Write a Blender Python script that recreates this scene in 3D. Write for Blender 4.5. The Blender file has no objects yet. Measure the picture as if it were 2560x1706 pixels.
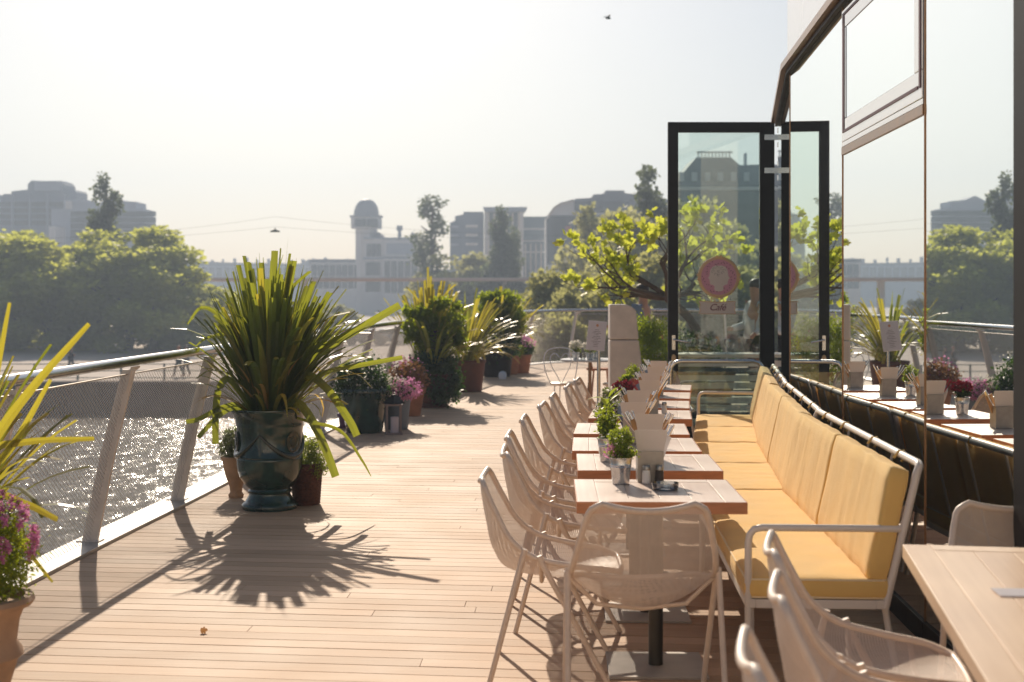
import bpy, math, random
import numpy as np
from mathutils import Vector, Matrix, noise
R = math.radians
SC = bpy.context.scene
COL = SC.collection
F, HX, HY, H = 3556.0, 1280.0, 725.0, 1.6       # lens in photo pixels, principal column, horizon row, eye height

# ------------------------------------------------------------------ helpers
def tag(o, label=None, cat=None, group=None, kind=None):
    if label: o['label'] = label
    if cat: o['category'] = cat
    if group: o['group'] = group
    if kind: o['kind'] = kind
    return o

def empty(name, loc=(0, 0, 0), rz=0.0, label=None, cat=None, group=None):
    o = bpy.data.objects.new(name, None)
    COL.objects.link(o)
    o.empty_display_size = .1
    o.location = loc
    o.rotation_euler = (0, 0, rz)
    return tag(o, label, cat, group)

def children(o):
    return [c for c in bpy.data.objects if c.parent == o]

def copy_tree(o, parent=None, kids=None):
    c = o.copy()
    COL.objects.link(c)
    if parent is not None:
        c.parent = parent
    for ch in children(o):
        copy_tree(ch, c)
    return c

def catmull(pts, n):
    """resample a polyline of tuples smoothly, n points per span"""
    P = [np.array(p, float) for p in pts]
    P = [2*P[0]-P[1]] + P + [2*P[-1]-P[-2]]
    out = []
    for i in range(1, len(P)-2):
        for k in range(n):
            t = k/n
            a, b, c, d = P[i-1], P[i], P[i+1], P[i+2]
            out.append(.5*((2*b)+(-a+c)*t+(2*a-5*b+4*c-d)*t*t+(-a+3*b-3*c+d)*t**3))
    out.append(P[-2])
    return [tuple(p) for p in out]

class MB:
    def __init__(s):
        s.v, s.f = [], []
    def add(s, vs, fs, M=None):
        b = len(s.v)
        if M is not None:
            vs = [tuple(M @ Vector(v)) for v in vs]
        s.v.extend([tuple(v) for v in vs])
        s.f.extend([tuple(b+i for i in f) for f in fs])
        return s
    def box(s, c, d, rz=0.0, M=None, taper=1.0):
        x, y, z = d[0]/2, d[1]/2, d[2]/2
        vs = []
        for k in (-1, 1):
            q = taper if k > 0 else 1.0
            for (i, j) in ((-1, -1), (1, -1), (1, 1), (-1, 1)):
                px, py = i*x*q, j*y*q
                vs.append((c[0]+px*math.cos(rz)-py*math.sin(rz), c[1]+px*math.sin(rz)+py*math.cos(rz), c[2]+k*z))
        return s.add(vs, [(3, 2, 1, 0), (4, 5, 6, 7), (0, 1, 5, 4), (1, 2, 6, 5), (2, 3, 7, 6), (3, 0, 4, 7)], M)
    def tube(s, pts, r, n=8, closed=False, caps=True, M=None):
        P = [Vector(p) for p in pts]
        m = len(P)
        rs = r if isinstance(r, (list, tuple)) else [r]*m
        T = []
        for i in range(m):
            if closed:
                t = P[(i+1) % m]-P[i-1]
            else:
                t = P[min(i+1, m-1)]-P[max(i-1, 0)]
            T.append(t.normalized() if t.length > 1e-9 else Vector((0, 0, 1)))
        up = Vector((0, 0, 1)) if abs(T[0].z) < .9 else Vector((1, 0, 0))
        nrm = (up-T[0]*up.dot(T[0])).normalized()
        vs, fs = [], []
        for i in range(m):
            nrm = (nrm-T[i]*nrm.dot(T[i]))
            nrm = nrm.normalized() if nrm.length > 1e-6 else T[i].orthogonal().normalized()
            b = T[i].cross(nrm)
            for k in range(n):
                a = 2*math.pi*k/n
                vs.append(P[i]+(nrm*math.cos(a)+b*math.sin(a))*rs[i])
        for i in range(m if closed else m-1):
            for k in range(n):
                a, b2 = i*n+k, i*n+(k+1) % n
                j = (i+1) % m
                fs.append((a, b2, j*n+(k+1) % n, j*n+k))
        if caps and not closed:
            fs.append(tuple(range(n))[::-1])
            fs.append(tuple((m-1)*n+k for k in range(n)))
        return s.add(vs, fs, M)
    def lathe(s, prof, n=32, c=(0, 0, 0), M=None, sx=1.0, sy=1.0):
        vs, fs = [], []
        for (r, z) in prof:
            for k in range(n):
                a = 2*math.pi*k/n
                vs.append((c[0]+r*math.cos(a)*sx, c[1]+r*math.sin(a)*sy, c[2]+z))
        for i in range(len(prof)-1):
            for k in range(n):
                fs.append((i*n+k, i*n+(k+1) % n, (i+1)*n+(k+1) % n, (i+1)*n+k))
        fs.append(tuple(range(n))[::-1])
        fs.append(tuple((len(prof)-1)*n+k for k in range(n)))
        return s.add(vs, fs, M)
    def prism(s, poly, z0, z1, M=None):
        n = len(poly)
        vs = [(p[0], p[1], z0) for p in poly]+[(p[0], p[1], z1) for p in poly]
        fs = [tuple(range(n))[::-1], tuple(range(n, 2*n))]
        for i in range(n):
            j = (i+1) % n
            fs.append((i, j, n+j, n+i))
        return s.add(vs, fs, M)
    def ellipsoid(s, c, r, n=16, m=10, M=None, amp=0.0, fr=3.0, seed=0.0):
        vs, fs = [], []
        for i in range(m+1):
            th = math.pi*i/m
            for k in range(n):
                a = 2*math.pi*k/n
                d = Vector((math.sin(th)*math.cos(a), math.sin(th)*math.sin(a), math.cos(th)))
                q = 1+amp*noise.noise(d*fr+Vector((seed, seed*.7, 0)))
                vs.append((c[0]+d.x*r[0]*q, c[1]+d.y*r[1]*q, c[2]+d.z*r[2]*q))
        for i in range(m):
            for k in range(n):
                fs.append((i*n+k, (i+1)*n+k, (i+1)*n+(k+1) % n, i*n+(k+1) % n))
        return s.add(vs, fs, M)
    def build(s, name, m, parent=None, smooth=False, bevel=0.0, seg=2, label=None, fix=True):
        me = bpy.data.meshes.new(name)
        me.from_pydata(s.v, [], s.f)
        if fix:
            import bmesh
            bm = bmesh.new()
            bm.from_mesh(me)
            bmesh.ops.recalc_face_normals(bm, faces=bm.faces)
            bm.to_mesh(me)
            bm.free()
        me.materials.append(m)
        if smooth:
            me.shade_smooth()
            try:
                me.set_sharp_from_angle(angle=R(48))
            except Exception:
                pass
        o = bpy.data.objects.new(name, me)
        COL.objects.link(o)
        if parent is not None:
            o.parent = parent
        if bevel:
            b = o.modifiers.new('bevel', 'BEVEL')
            b.width, b.segments, b.limit_method = bevel, seg, 'ANGLE'
        if label:
            o['label'] = label
        return o

def rbox(dims, r, c=(0, 0, 0), n=10, puff=0.0, wr=0.0, seed=0, M=None, mb=None):
    """soft box: rounded corners, puffed faces, small wrinkles"""
    mb = mb or MB()
    nn_ = n if isinstance(n, tuple) else (n, n)
    hx = [d/2 for d in dims]
    vs, fs, idx = [], [], {}
    def vert(a, b, cc):
        k = (round(a, 5), round(b, 5), round(cc, 5))
        if k in idx:
            return idx[k]
        p = np.array([a*hx[0], b*hx[1], cc*hx[2]])
        inner = np.clip(p, [-(h-r) for h in hx], [h-r for h in hx])
        d = p-inner
        L = np.linalg.norm(d)
        if L > 1e-9:
            p = inner+d/L*r
        w = puff*(1-a**4)*(1-b**4) * (1 if abs(cc) > .99 else 0) + puff*.5*(1-cc**2)*(1 if abs(cc) < .99 else 0)
        nn = np.array([0, 0, 1.0 if cc > .99 else (-1.0 if cc < -.99 else 0)]) if abs(cc) > .99 else np.array([a if abs(a) > .99 else 0, b if abs(b) > .99 else 0, 0])
        q = noise.noise(Vector((p[0]*9+seed, p[1]*9, p[2]*6)))*wr+noise.noise(Vector((p[0]*5+seed, p[1]*26, p[2]*4)))*wr*.45*(.3+abs(noise.noise(Vector((p[1]*2+seed, p[2]*5, 3)))))*2
        p = p+nn*(w+q)
        idx[k] = len(vs)
        vs.append((p[0]+c[0], p[1]+c[1], p[2]+c[2]))
        return idx[k]
    def axis_t(i):
        e = r/hx[i]
        return sorted(set([-1, -1+e*.3, -1+e] + list(np.linspace(-1+e, 1-e, nn_[i])) + [1-e, 1-e*.3, 1]))
    A = [axis_t(0), axis_t(1), sorted(set([-1, -.75, -.4, 0, .4, .75, 1]))]
    for ax in range(3):
        o1, o2 = [i for i in range(3) if i != ax]
        for sgn in (-1, 1):
            for i in range(len(A[o1])-1):
                for j in range(len(A[o2])-1):
                    q = []
                    for (ii, jj) in ((i, j), (i+1, j), (i+1, j+1), (i, j+1)):
                        t = [0, 0, 0]
                        t[ax], t[o1], t[o2] = sgn, A[o1][ii], A[o2][jj]
                        q.append(vert(*t))
                    if len(set(q)) == 4:
                        fs.append(q)
    return mb.add(vs, fs, M)

def arr_mesh(name, V, Fc, m, parent=None, smooth=False):
    """V (n,3) array, Fc (m,k) array of equal-size faces"""
    me = bpy.data.meshes.new(name)
    n, k = Fc.shape
    me.vertices.add(len(V))
    me.vertices.foreach_set('co', V.astype(np.float32).ravel())
    me.loops.add(n*k)
    me.loops.foreach_set('vertex_index', Fc.astype(np.int32).ravel())
    me.polygons.add(n)
    me.polygons.foreach_set('loop_start', np.arange(0, n*k, k, dtype=np.int32))
    me.update(calc_edges=True)
    me.validate()
    me.materials.append(m)
    if smooth:
        me.shade_smooth()
    o = bpy.data.objects.new(name, me)
    COL.objects.link(o)
    if parent is not None:
        o.parent = parent
    return o

def leaf_arrays(P, size, rng, aspect=.5, up=None, var=.5):
    """a bent four-point leaf at every point"""
    n = len(P)
    d = rng.normal(size=(n, 3))
    if up is not None:
        d = d+np.asarray(up)
    d /= np.linalg.norm(d, axis=1)[:, None]+1e-9
    a = rng.normal(size=(n, 3))
    s = np.cross(d, a)
    s /= np.linalg.norm(s, axis=1)[:, None]+1e-9
    nn = np.cross(d, s)
    L = size*(1-var/2+var*rng.random(n))[:, None]
    v0 = P
    v1 = P+d*L*.5+s*L*aspect*.5+nn*L*.06
    v2 = P+d*L
    v3 = P+d*L*.5-s*L*aspect*.5+nn*L*.06
    V = np.stack([v0, v1, v2, v3], 1).reshape(-1, 3)
    Fc = np.arange(n*4).reshape(n, 4)
    return V, Fc

def blob_points(blobs, n, rng, hollow=.55, fr=1.2, cut=.0, seed=0.0):
    """points through a union of ellipsoids, denser near the surface, with noisy gaps"""
    out = []
    vol = np.array([b[3]*b[4]*b[5] for b in blobs])**.75
    vol = vol/vol.sum()
    tries = 0
    while len(out) < n and tries < 8:
        tries += 1
        ch = rng.choice(len(blobs), size=n*2, p=vol)
        B = np.array(blobs)[ch]
        d = rng.normal(size=(n*2, 3))
        d /= np.linalg.norm(d, axis=1)[:, None]
        rr = hollow+(1-hollow)*rng.random(n*2)**.6
        rr *= 1+.12*rng.normal(size=n*2)
        P = B[:, :3]+d*B[:, 3:6]*rr[:, None]
        for p in P:
            q = noise.noise(Vector((p[0]*fr+seed, p[1]*fr, p[2]*fr)))+.5*noise.noise(Vector((p[0]*fr*2.3, p[1]*fr*2.3+seed, p[2]*fr*2.3)))
            if q > cut-.15+.25*(random.random()-.5):
                out.append(p)
                if len(out) >= n:
                    break
    return np.array(out)

# ------------------------------------------------------------------ materials
def mat(name, col=(.5, .5, .5), rough=.6, metal=0.0, spec=.5, trans=0.0, var=0.0, scale=8.0, bump=0.0, bscale=60.0,
        stretch=(1, 1, 1), coat=0.0, translucent=None, tw=.4, sheen=0.0, speck=0.0):
    m = bpy.data.materials.new(name)
    m.use_nodes = True
    nt = m.node_tree
    N, L = nt.nodes, nt.links
    p = N['Principled BSDF']
    p.inputs['Roughness'].default_value = rough
    p.inputs['Metallic'].default_value = metal
    p.inputs['Specular IOR Level'].default_value = spec
    p.inputs['Coat Weight'].default_value = coat
    if sheen:
        p.inputs['Sheen Weight'].default_value = sheen
    p.inputs['Base Color'].default_value = (*col, 1)
    tc = N.new('ShaderNodeTexCoord')
    mp = N.new('ShaderNodeMapping')
    mp.inputs['Scale'].default_value = stretch
    L.new(tc.outputs['Object'], mp.inputs['Vector'])
    if var:
        nz = N.new('ShaderNodeTexNoise')
        nz.inputs['Scale'].default_value = scale
        nz.inputs['Detail'].default_value = 6
        L.new(mp.outputs[0], nz.inputs['Vector'])
        cr = N.new('ShaderNodeValToRGB')
        cr.color_ramp.elements[0].position = .3
        cr.color_ramp.elements[1].position = .7
        cr.color_ramp.elements[0].color = (*[c*(1-var) for c in col], 1)
        cr.color_ramp.elements[1].color = (*[min(1, c*(1+var)) for c in col], 1)
        L.new(nz.outputs['Fac'], cr.inputs[0])
        L.new(cr.outputs[0], p.inputs['Base Color'])
        mr = N.new('ShaderNodeMapRange')
        mr.inputs['To Min'].default_value = max(0.02, rough*.8)
        mr.inputs['To Max'].default_value = min(1, rough*1.2)
        L.new(nz.outputs['Fac'], mr.inputs['Value'])
        L.new(mr.outputs[0], p.inputs['Roughness'])
    if bump:
        nb = N.new('ShaderNodeTexNoise')
        nb.inputs['Scale'].default_value = bscale
        nb.inputs['Detail'].default_value = 4
        L.new(mp.outputs[0], nb.inputs['Vector'])
        b = N.new('ShaderNodeBump')
        b.inputs['Strength'].default_value = bump
        b.inputs['Distance'].default_value = .01
        L.new(nb.outputs['Fac'], b.inputs['Height'])
        L.new(b.outputs[0], p.inputs['Normal'])
    if translucent:
        g = N.new('ShaderNodeNewGeometry')
        mr2 = N.new('ShaderNodeMapRange')
        mr2.inputs['To Min'].default_value, mr2.inputs['To Max'].default_value = .55, 1.35
        L.new(g.outputs['Random Per Island'], mr2.inputs['Value'])
        vm = N.new('ShaderNodeVectorMath'); vm.operation = 'SCALE'
        if p.inputs['Base Color'].is_linked:
            L.new(p.inputs['Base Color'].links[0].from_socket, vm.inputs[0])
        else:
            vm.inputs[0].default_value = col
        L.new(mr2.outputs[0], vm.inputs['Scale'])
        L.new(vm.outputs[0], p.inputs['Base Color'])
        t = N.new('ShaderNodeBsdfTranslucent')
        t.inputs['Color'].default_value = (*translucent, 1)
        mx = N.new('ShaderNodeMixShader')
        mx.inputs[0].default_value = tw
        L.new(p.outputs[0], mx.inputs[1])
        L.new(t.outputs[0], mx.inputs[2])
        L.new(mx.outputs[0], N['Material Output'].inputs['Surface'])
    return m

def wood_mat(name, c1, c2, rough=.45, along='x', island=True, coat=0.0, spec=.5):
    m = bpy.data.materials.new(name)
    m.use_nodes = True
    nt = m.node_tree
    N, L = nt.nodes, nt.links
    p = N['Principled BSDF']
    p.inputs['Coat Weight'].default_value = coat
    p.inputs['Specular IOR Level'].default_value = spec
    tc = N.new('ShaderNodeTexCoord')
    mp = N.new('ShaderNodeMapping')
    mp.inputs['Scale'].default_value = (1.2, 30, 30) if along == 'x' else (30, 1.2, 30)
    L.new(tc.outputs['Object'], mp.inputs[0])
    nz = N.new('ShaderNodeTexNoise')
    nz.inputs['Scale'].default_value = 1.6
    nz.inputs['Detail'].default_value = 8
    L.new(mp.outputs[0], nz.inputs['Vector'])
    n2 = N.new('ShaderNodeTexNoise')
    n2.inputs['Scale'].default_value = 1.7
    n2.inputs['Detail'].default_value = 4
    L.new(tc.outputs['Object'], n2.inputs['Vector'])
    g = N.new('ShaderNodeNewGeometry')
    a = N.new('ShaderNodeMath'); a.operation = 'MULTIPLY_ADD'
    a.inputs[1].default_value = .5
    L.new(g.outputs['Random Per Island'], a.inputs[0])
    b = N.new('ShaderNodeMath'); b.operation = 'MULTIPLY_ADD'
    b.inputs[1].default_value = .5
    L.new(nz.outputs['Fac'], b.inputs[0])
    L.new(a.outputs[0], b.inputs[2])
    L.new(n2.outputs['Fac'], a.inputs[2])
    mr = N.new('ShaderNodeMapRange')
    mr.inputs['From Min'].default_value = .5
    mr.inputs['From Max'].default_value = 1.25
    L.new(b.outputs[0], mr.inputs['Value'])
    mx = N.new('ShaderNodeMix'); mx.data_type = 'RGBA'
    mx.inputs[6].default_value = (*c1, 1)
    mx.inputs[7].default_value = (*c2, 1)
    L.new(mr.outputs[0], mx.inputs[0])
    L.new(mx.outputs[2], p.inputs['Base Color'])
    r2 = N.new('ShaderNodeMapRange')
    r2.inputs['To Min'].default_value = rough-.1
    r2.inputs['To Max'].default_value = rough+.15
    L.new(n2.outputs['Fac'], r2.inputs['Value'])
    L.new(r2.outputs[0], p.inputs['Roughness'])
    bp = N.new('ShaderNodeBump')
    bp.inputs['Strength'].default_value = .25
    bp.inputs['Distance'].default_value = .003
    L.new(nz.outputs['Fac'], bp.inputs['Height'])
    L.new(bp.outputs[0], p.inputs['Normal'])
    return m

def glass_mat(name, tint=(.8, .9, .88), refl=.12, ior=1.5):
    m = bpy.data.materials.new(name)
    m.use_nodes = True
    N, L = m.node_tree.nodes, m.node_tree.links
    N.remove(N['Principled BSDF'])
    t = N.new('ShaderNodeBsdfTransparent'); t.inputs[0].default_value = (*tint, 1)
    g = N.new('ShaderNodeBsdfGlossy'); g.inputs['Roughness'].default_value = 0.0
    f = N.new('ShaderNodeFresnel'); f.inputs[0].default_value = ior
    a = N.new('ShaderNodeMath'); a.operation = 'ADD'; a.inputs[1].default_value = refl; a.use_clamp = True
    mx = N.new('ShaderNodeMixShader')
    L.new(f.outputs[0], a.inputs[0]); L.new(a.outputs[0], mx.inputs[0])
    L.new(t.outputs[0], mx.inputs[1]); L.new(g.outputs[0], mx.inputs[2])
    L.new(mx.outputs[0], N['Material Output'].inputs['Surface'])
    return m

def mirror_mat(name, tint=(.94, .98, .98), mixf=.9, body=(.01, .012, .012)):
    m = bpy.data.materials.new(name)
    m.use_nodes = True
    N, L = m.node_tree.nodes, m.node_tree.links
    p = N['Principled BSDF']
    p.inputs['Base Color'].default_value = (*body, 1)
    p.inputs['Roughness'].default_value = .05
    g = N.new('ShaderNodeBsdfGlossy'); g.inputs['Roughness'].default_value = 0.0
    g.inputs['Color'].default_value = (*tint, 1)
    mx = N.new('ShaderNodeMixShader'); mx.inputs[0].default_value = mixf
    L.new(p.outputs[0], mx.inputs[1]); L.new(g.outputs[0], mx.inputs[2])
    L.new(mx.outputs[0], N['Material Output'].inputs['Surface'])
    return m

def water_mat():
    m = bpy.data.materials.new('canal_water')
    m.use_nodes = True
    N, L = m.node_tree.nodes, m.node_tree.links
    p = N['Principled BSDF']
    p.inputs['Base Color'].default_value = (.10, .075, .042, 1)
    p.inputs['Roughness'].default_value = .16
    p.inputs['IOR'].default_value = 1.33
    tc = N.new('ShaderNodeTexCoord')
    mp = N.new('ShaderNodeMapping'); mp.inputs['Scale'].default_value = (.7, 1.3, 1)
    L.new(tc.outputs['Object'], mp.inputs[0])
    n1 = N.new('ShaderNodeTexNoise'); n1.inputs['Scale'].default_value = .6; n1.inputs['Detail'].default_value = 3.5
    n1.inputs['Distortion'].default_value = .6
    n2 = N.new('ShaderNodeTexNoise'); n2.inputs['Scale'].default_value = 2.4; n2.inputs['Detail'].default_value = 3
    L.new(mp.outputs[0], n1.inputs['Vector']); L.new(mp.outputs[0], n2.inputs['Vector'])
    a = N.new('ShaderNodeMath'); a.operation = 'MULTIPLY_ADD'; a.inputs[1].default_value = .5
    L.new(n2.outputs['Fac'], a.inputs[0]); L.new(n1.outputs['Fac'], a.inputs[2])
    b = N.new('ShaderNodeBump'); b.inputs['Strength'].default_value = 1.0; b.inputs['Distance'].default_value = .24
    L.new(a.outputs[0], b.inputs['Height']); L.new(b.outputs[0], p.inputs['Normal'])
    return m

M = {}
M['deck'] = wood_mat('deck_wood', (.41, .27, .17), (.66, .46, .31), .62, spec=.20)
M['deck_under'] = mat('deck_joists', (.09, .045, .028), .9)
M['teak'] = wood_mat('teak_wood', (.68, .48, .38), (.88, .72, .61), .34, along='y')
M['steel'] = mat('brushed_steel', (.55, .55, .56), .22, 1.0, var=.06, scale=20)
M['wire'] = mat('steel_wire', (.70, .62, .54), .38, .6)
M['post'] = mat('post_paint', (.88, .80, .72), .5, 0, var=.06, scale=14, bump=.08)
M['kerb'] = mat('galvanised_sheet', (.52, .50, .47), .45, .3, var=.12, scale=6, bump=.05)
M['chair'] = mat('chair_paint', (.78, .64, .53), .42, 0, spec=.5, var=.05, scale=30, bump=.05, bscale=200)
M['chairpink'] = M['chair']
M['bframe'] = mat('bench_paint', (.78, .70, .63), .38, 0, var=.04)
M['black'] = mat('black_frame', (.016, .013, .013), .5, 0, spec=.2, var=.15, scale=5, bump=.03)
M['bronze'] = mat('bronze_trim', (.30, .17, .09), .3, .75, var=.2, scale=12)
M['panel'] = mirror_mat('white_panel', (.90, .885, .87), .45, (.85, .83, .80))
M['sash'] = mirror_mat('white_sash', (.95, .94, .92), .45, (.85, .83, .80))
M['gasket'] = mat('maroon_gasket', (.10, .012, .022), .5)
M['mirror'] = mirror_mat('mirror_glass')
M['mirrordark'] = mirror_mat('dark_glass', mixf=.45)
M['glass'] = glass_mat('door_glass', (.86, .93, .91), .04, 1.45)
M['tumbler'] = glass_mat('tumbler_glass', (.9, .92, .92), .12, 1.5)
M['column'] = mat('column_paint', (.06, .055, .045), .35, .5, var=.1)
M['plate'] = mat('plate_steel', (.40, .36, .32), .5, .2, var=.12, scale=10)
M['cushion'] = mat('ochre_cloth', (.93, .60, .19), .9, 0, var=.06, scale=5, bump=.35, bscale=420, sheen=.25)
M['piping'] = mat('piping_cloth', (.95, .76, .48), .9)
M['glaze'] = mat('green_glaze', (.014, .045, .036), .16, 0, var=.55, scale=6, coat=.6, bump=.12, bscale=14)
M['glazerelief'] = mat('glaze_relief', (.035, .045, .03), .2, 0, var=.5, scale=9, coat=.5)
M['terra'] = mat('terracotta', (.42, .17, .08), .8, 0, var=.2, scale=9, bump=.2)
M['paleterra'] = mat('pale_terracotta', (.44, .29, .19), .8, 0, var=.22, scale=8, bump=.25)
M['brick'] = mat('brick_red_pot', (.11, .038, .024), .75, 0, var=.2)
M['purple'] = mat('purple_pot', (.09, .03, .10), .5)
M['wicker'] = mat('wicker', (.10, .035, .018), .7, 0, var=.5, scale=60, bump=.6, bscale=90)
M['soil'] = mat('soil', (.035, .022, .014), .95, 0, bump=.5, bscale=60)
M['blade'] = mat('flax_leaf', (.035, .062, .022), .30, 0, var=.45, scale=3, stretch=(22, 22, .8), translucent=(.58, .62, .05), tw=.36)
M['bladeold'] = mat('yellow_flax_leaf', (.11, .115, .03), .36, 0, var=.45, scale=4, stretch=(22, 22, .8), translucent=(.80, .68, .06), tw=.42)
M['bladered'] = mat('straw_flax_leaf', (.30, .20, .07), .5, 0, var=.3, translucent=(.9, .6, .15), tw=.45)
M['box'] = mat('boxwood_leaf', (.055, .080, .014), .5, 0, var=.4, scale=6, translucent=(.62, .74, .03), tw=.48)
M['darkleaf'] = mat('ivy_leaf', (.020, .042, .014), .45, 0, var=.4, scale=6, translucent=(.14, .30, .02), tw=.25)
M['herb'] = mat('herb_leaf', (.09, .14, .03), .5, 0, var=.3, scale=20, translucent=(.55, .65, .05), tw=.42)
M['greyleaf'] = mat('grey_green_leaf', (.09, .11, .05), .6, 0, var=.3, scale=12, translucent=(.35, .40, .10), tw=.35)
M['fig'] = mat('fig_leaf', (.16, .23, .04), .45, 0, var=.2, scale=6, translucent=(.84, .88, .10), tw=.55)
M['tree'] = mat('bank_tree_leaf', (.17, .20, .032), .6, 0, var=.3, scale=.35, translucent=(.78, .80, .12), tw=.58)
M['tree2'] = mat('olive_tree_leaf', (.15, .16, .065), .6, 0, var=.3, scale=.5, translucent=(.66, .64, .22), tw=.52)
M['poplar'] = mat('poplar_leaf', (.055, .075, .040), .6, 0, var=.3, scale=.5, translucent=(.20, .25, .08), tw=.35)
M['bark'] = mat('bark', (.11, .075, .055), .85, 0, var=.3, scale=12, bump=.5, bscale=30)
M['mauve'] = mat('mauve_petal', (.55, .20, .42), .6, 0, var=.3, scale=20, translucent=(.85, .35, .62), tw=.45)
M['pink'] = mat('pink_petal', (.70, .32, .50), .6, 0, translucent=(.8, .35, .6), tw=.4)
M['whitepetal'] = mat('white_petal', (.80, .78, .70), .6, 0, translucent=(.8, .75, .65), tw=.4)
M['redpetal'] = mat('red_petal', (.22, .02, .04), .6, 0, translucent=(.35, .03, .05), tw=.25)
M['russet'] = mat('russet_leaf', (.24, .12, .06), .6, 0, var=.4, scale=9, translucent=(.55, .28, .10), tw=.35)
M['tin'] = mat('zinc_bucket', (.62, .62, .62), .28, .95, var=.12, scale=20)
M['card'] = mat('grey_card', (.76, .70, .66), .7, 0, var=.03)
M['boxmetal'] = mat('caddy_metal', (.36, .33, .30), .4, .5, var=.1, scale=30)
M['salt'] = mat('salt', (.85, .84, .82), .8)
M['pepper'] = mat('pepper', (.06, .045, .035), .7, 0, var=.4, scale=200)
M['cap'] = mat('cap_steel', (.30, .29, .28), .3, .9)
M['cutlery'] = mat('cutlery_steel', (.6, .6, .62), .2, 1.0)
M['napkin'] = mat('tan_napkin', (.50, .28, .13), .85)
M['orangenap'] = mat('orange_napkin', (.8, .35, .05), .85)
M['redhandle'] = mat('red_handle', (.4, .03, .04), .4)
M['paper'] = mat('white_paper', (.82, .80, .82), .7, translucent=(.85, .83, .86), tw=.45)
M['ink'] = mat('grey_ink', (.22, .21, .22), .8)
M['inkorange'] = mat('orange_ink', (.65, .35, .2), .8)
M['stone'] = mat('cream_render', (.82, .74, .66), .85, 0, var=.08, scale=9, bump=.25, bscale=40)
M['cream'] = mat('cream_paint', (.70, .64, .52), .6)
M['pinkfield'] = mat('pink_enamel', (.82, .42, .55), .5)
M['pinkdot'] = mat('plum_dot', (.20, .03, .06), .5)
M['gold'] = mat('gold_paint', (.85, .60, .34), .5)
M['cameo'] = mat('cameo_cream', (.90, .82, .76), .6)
M['marble'] = mat('marble_top', (.62, .60, .58), .3, 0, var=.08)
M['candle'] = mat('candle_wax', (.70, .62, .66), .6)
M['lantern'] = mat('lantern_wood', (.26, .20, .19), .6)
M['quay'] = mat('quay_stone', (.15, .09, .062), .9, 0, var=.35, scale=.8, bump=.4, bscale=3)
M['sand'] = mat('promenade_sand', (.52, .42, .34), .95, 0, var=.12, scale=.15)
M['grass'] = mat('grass_ground', (.10, .11, .04), .95, 0, var=.3, scale=.2)
M['fence'] = mat('green_fence_paint', (.05, .09, .07), .6)
M['greydark'] = mat('dark_facade', (.12, .16, .22), .7, 0, var=.1, scale=.1)
M['greymid'] = mat('grey_facade', (.27, .31, .38), .8, 0, var=.1, scale=.08)
M['greylight'] = mat('pale_facade', (.70, .67, .64), .85, 0, var=.08, scale=.08)
M['buff'] = mat('buff_facade', (.62, .55, .48), .85, 0, var=.08, scale=.08)
M['slate'] = mat('slate_roof', (.09, .10, .14), .6, 0, var=.1, scale=.2)
M['copper'] = mat('old_zinc', (.22, .24, .28), .55, 0, var=.15, scale=.3)
M['winglass'] = mat('window_glass', (.03, .035, .045), .15)
M['tealglass'] = mat('teal_curtain_glass', (.06, .10, .13), .15, .2)
M['redsign'] = mat('red_sign', (.45, .05, .05), .5)
M['carwhite'] = mat('white_car_paint', (.75, .75, .75), .25, 0, coat=.5)
M['cardark'] = mat('dark_car_paint', (.05, .055, .07), .25, 0, coat=.5)
M['tyre'] = mat('tyre_rubber', (.015, .015, .015), .8)
M['bridge'] = mat('bridge_concrete', (.75, .58, .50), .8)
M['bridgedark'] = mat('bridge_steel', (.16, .17, .20), .6)
M['teakedge'] = mat('teak_edge', (.50, .20, .085), .5, 0, var=.2, scale=6, stretch=(1, 1, 12), bump=.05)
M['skin'] = mat('skin', (.50, .28, .19), .6)
M['orangehair'] = mat('ginger_hair', (.45, .13, .03), .6)
M['darkhair'] = mat('dark_hair', (.04, .025, .018), .6)
M['navy'] = mat('navy_cloth', (.015, .018, .035), .85)
M['blackcloth'] = mat('black_cloth', (.012, .012, .014), .85)
M['whitecloth'] = mat('white_cloth', (.70, .72, .76), .85)
M['bluecloth'] = mat('blue_cloth', (.20, .26, .36), .85)
M['vest'] = mat('orange_cloth', (.7, .2, .03), .8)
M['water'] = water_mat()
M['creamwall'] = mat('cream_wall', (.80, .75, .66), .9, 0, var=.04)
M['panel2'] = mat('roof_edge', (.6, .58, .55), .7)
K = 2560/2353.0
def wx(dx, Y): return (dx*K-HX)/F*Y
def wz(dy, Y): return H-(dy*K-HY)/F*Y

# ------------------------------------------------------------------ camera, sun, sky, air
cam = bpy.data.cameras.new('camera')
cam.lens, cam.sensor_width = 50.0, 36.0
cam.shift_y = -(853-HY)/2560.0
cam.clip_start, cam.clip_end = .05, 3000
cam.dof.use_dof = True
cam.dof.focus_distance = 8.6
cam.dof.aperture_fstop = 3.2
co = bpy.data.objects.new('camera', cam)
co.location = (0, 0, H)
co.rotation_euler = (R(90), 0, 0)
COL.objects.link(co)
SC.camera = co

AZ, EL = R(-9.4), R(30.3)
S = Vector((math.sin(AZ)*math.cos(EL), math.cos(AZ)*math.cos(EL), math.sin(EL)))
sun = bpy.data.lights.new('sun', 'SUN')
sun.energy, sun.angle, sun.color = 4.4, R(.53), (1.0, .86, .69)
so = bpy.data.objects.new('sun', sun)
so.rotation_euler = S.to_track_quat('Z', 'Y').to_euler()
so.location = S*60
COL.objects.link(so)

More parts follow.
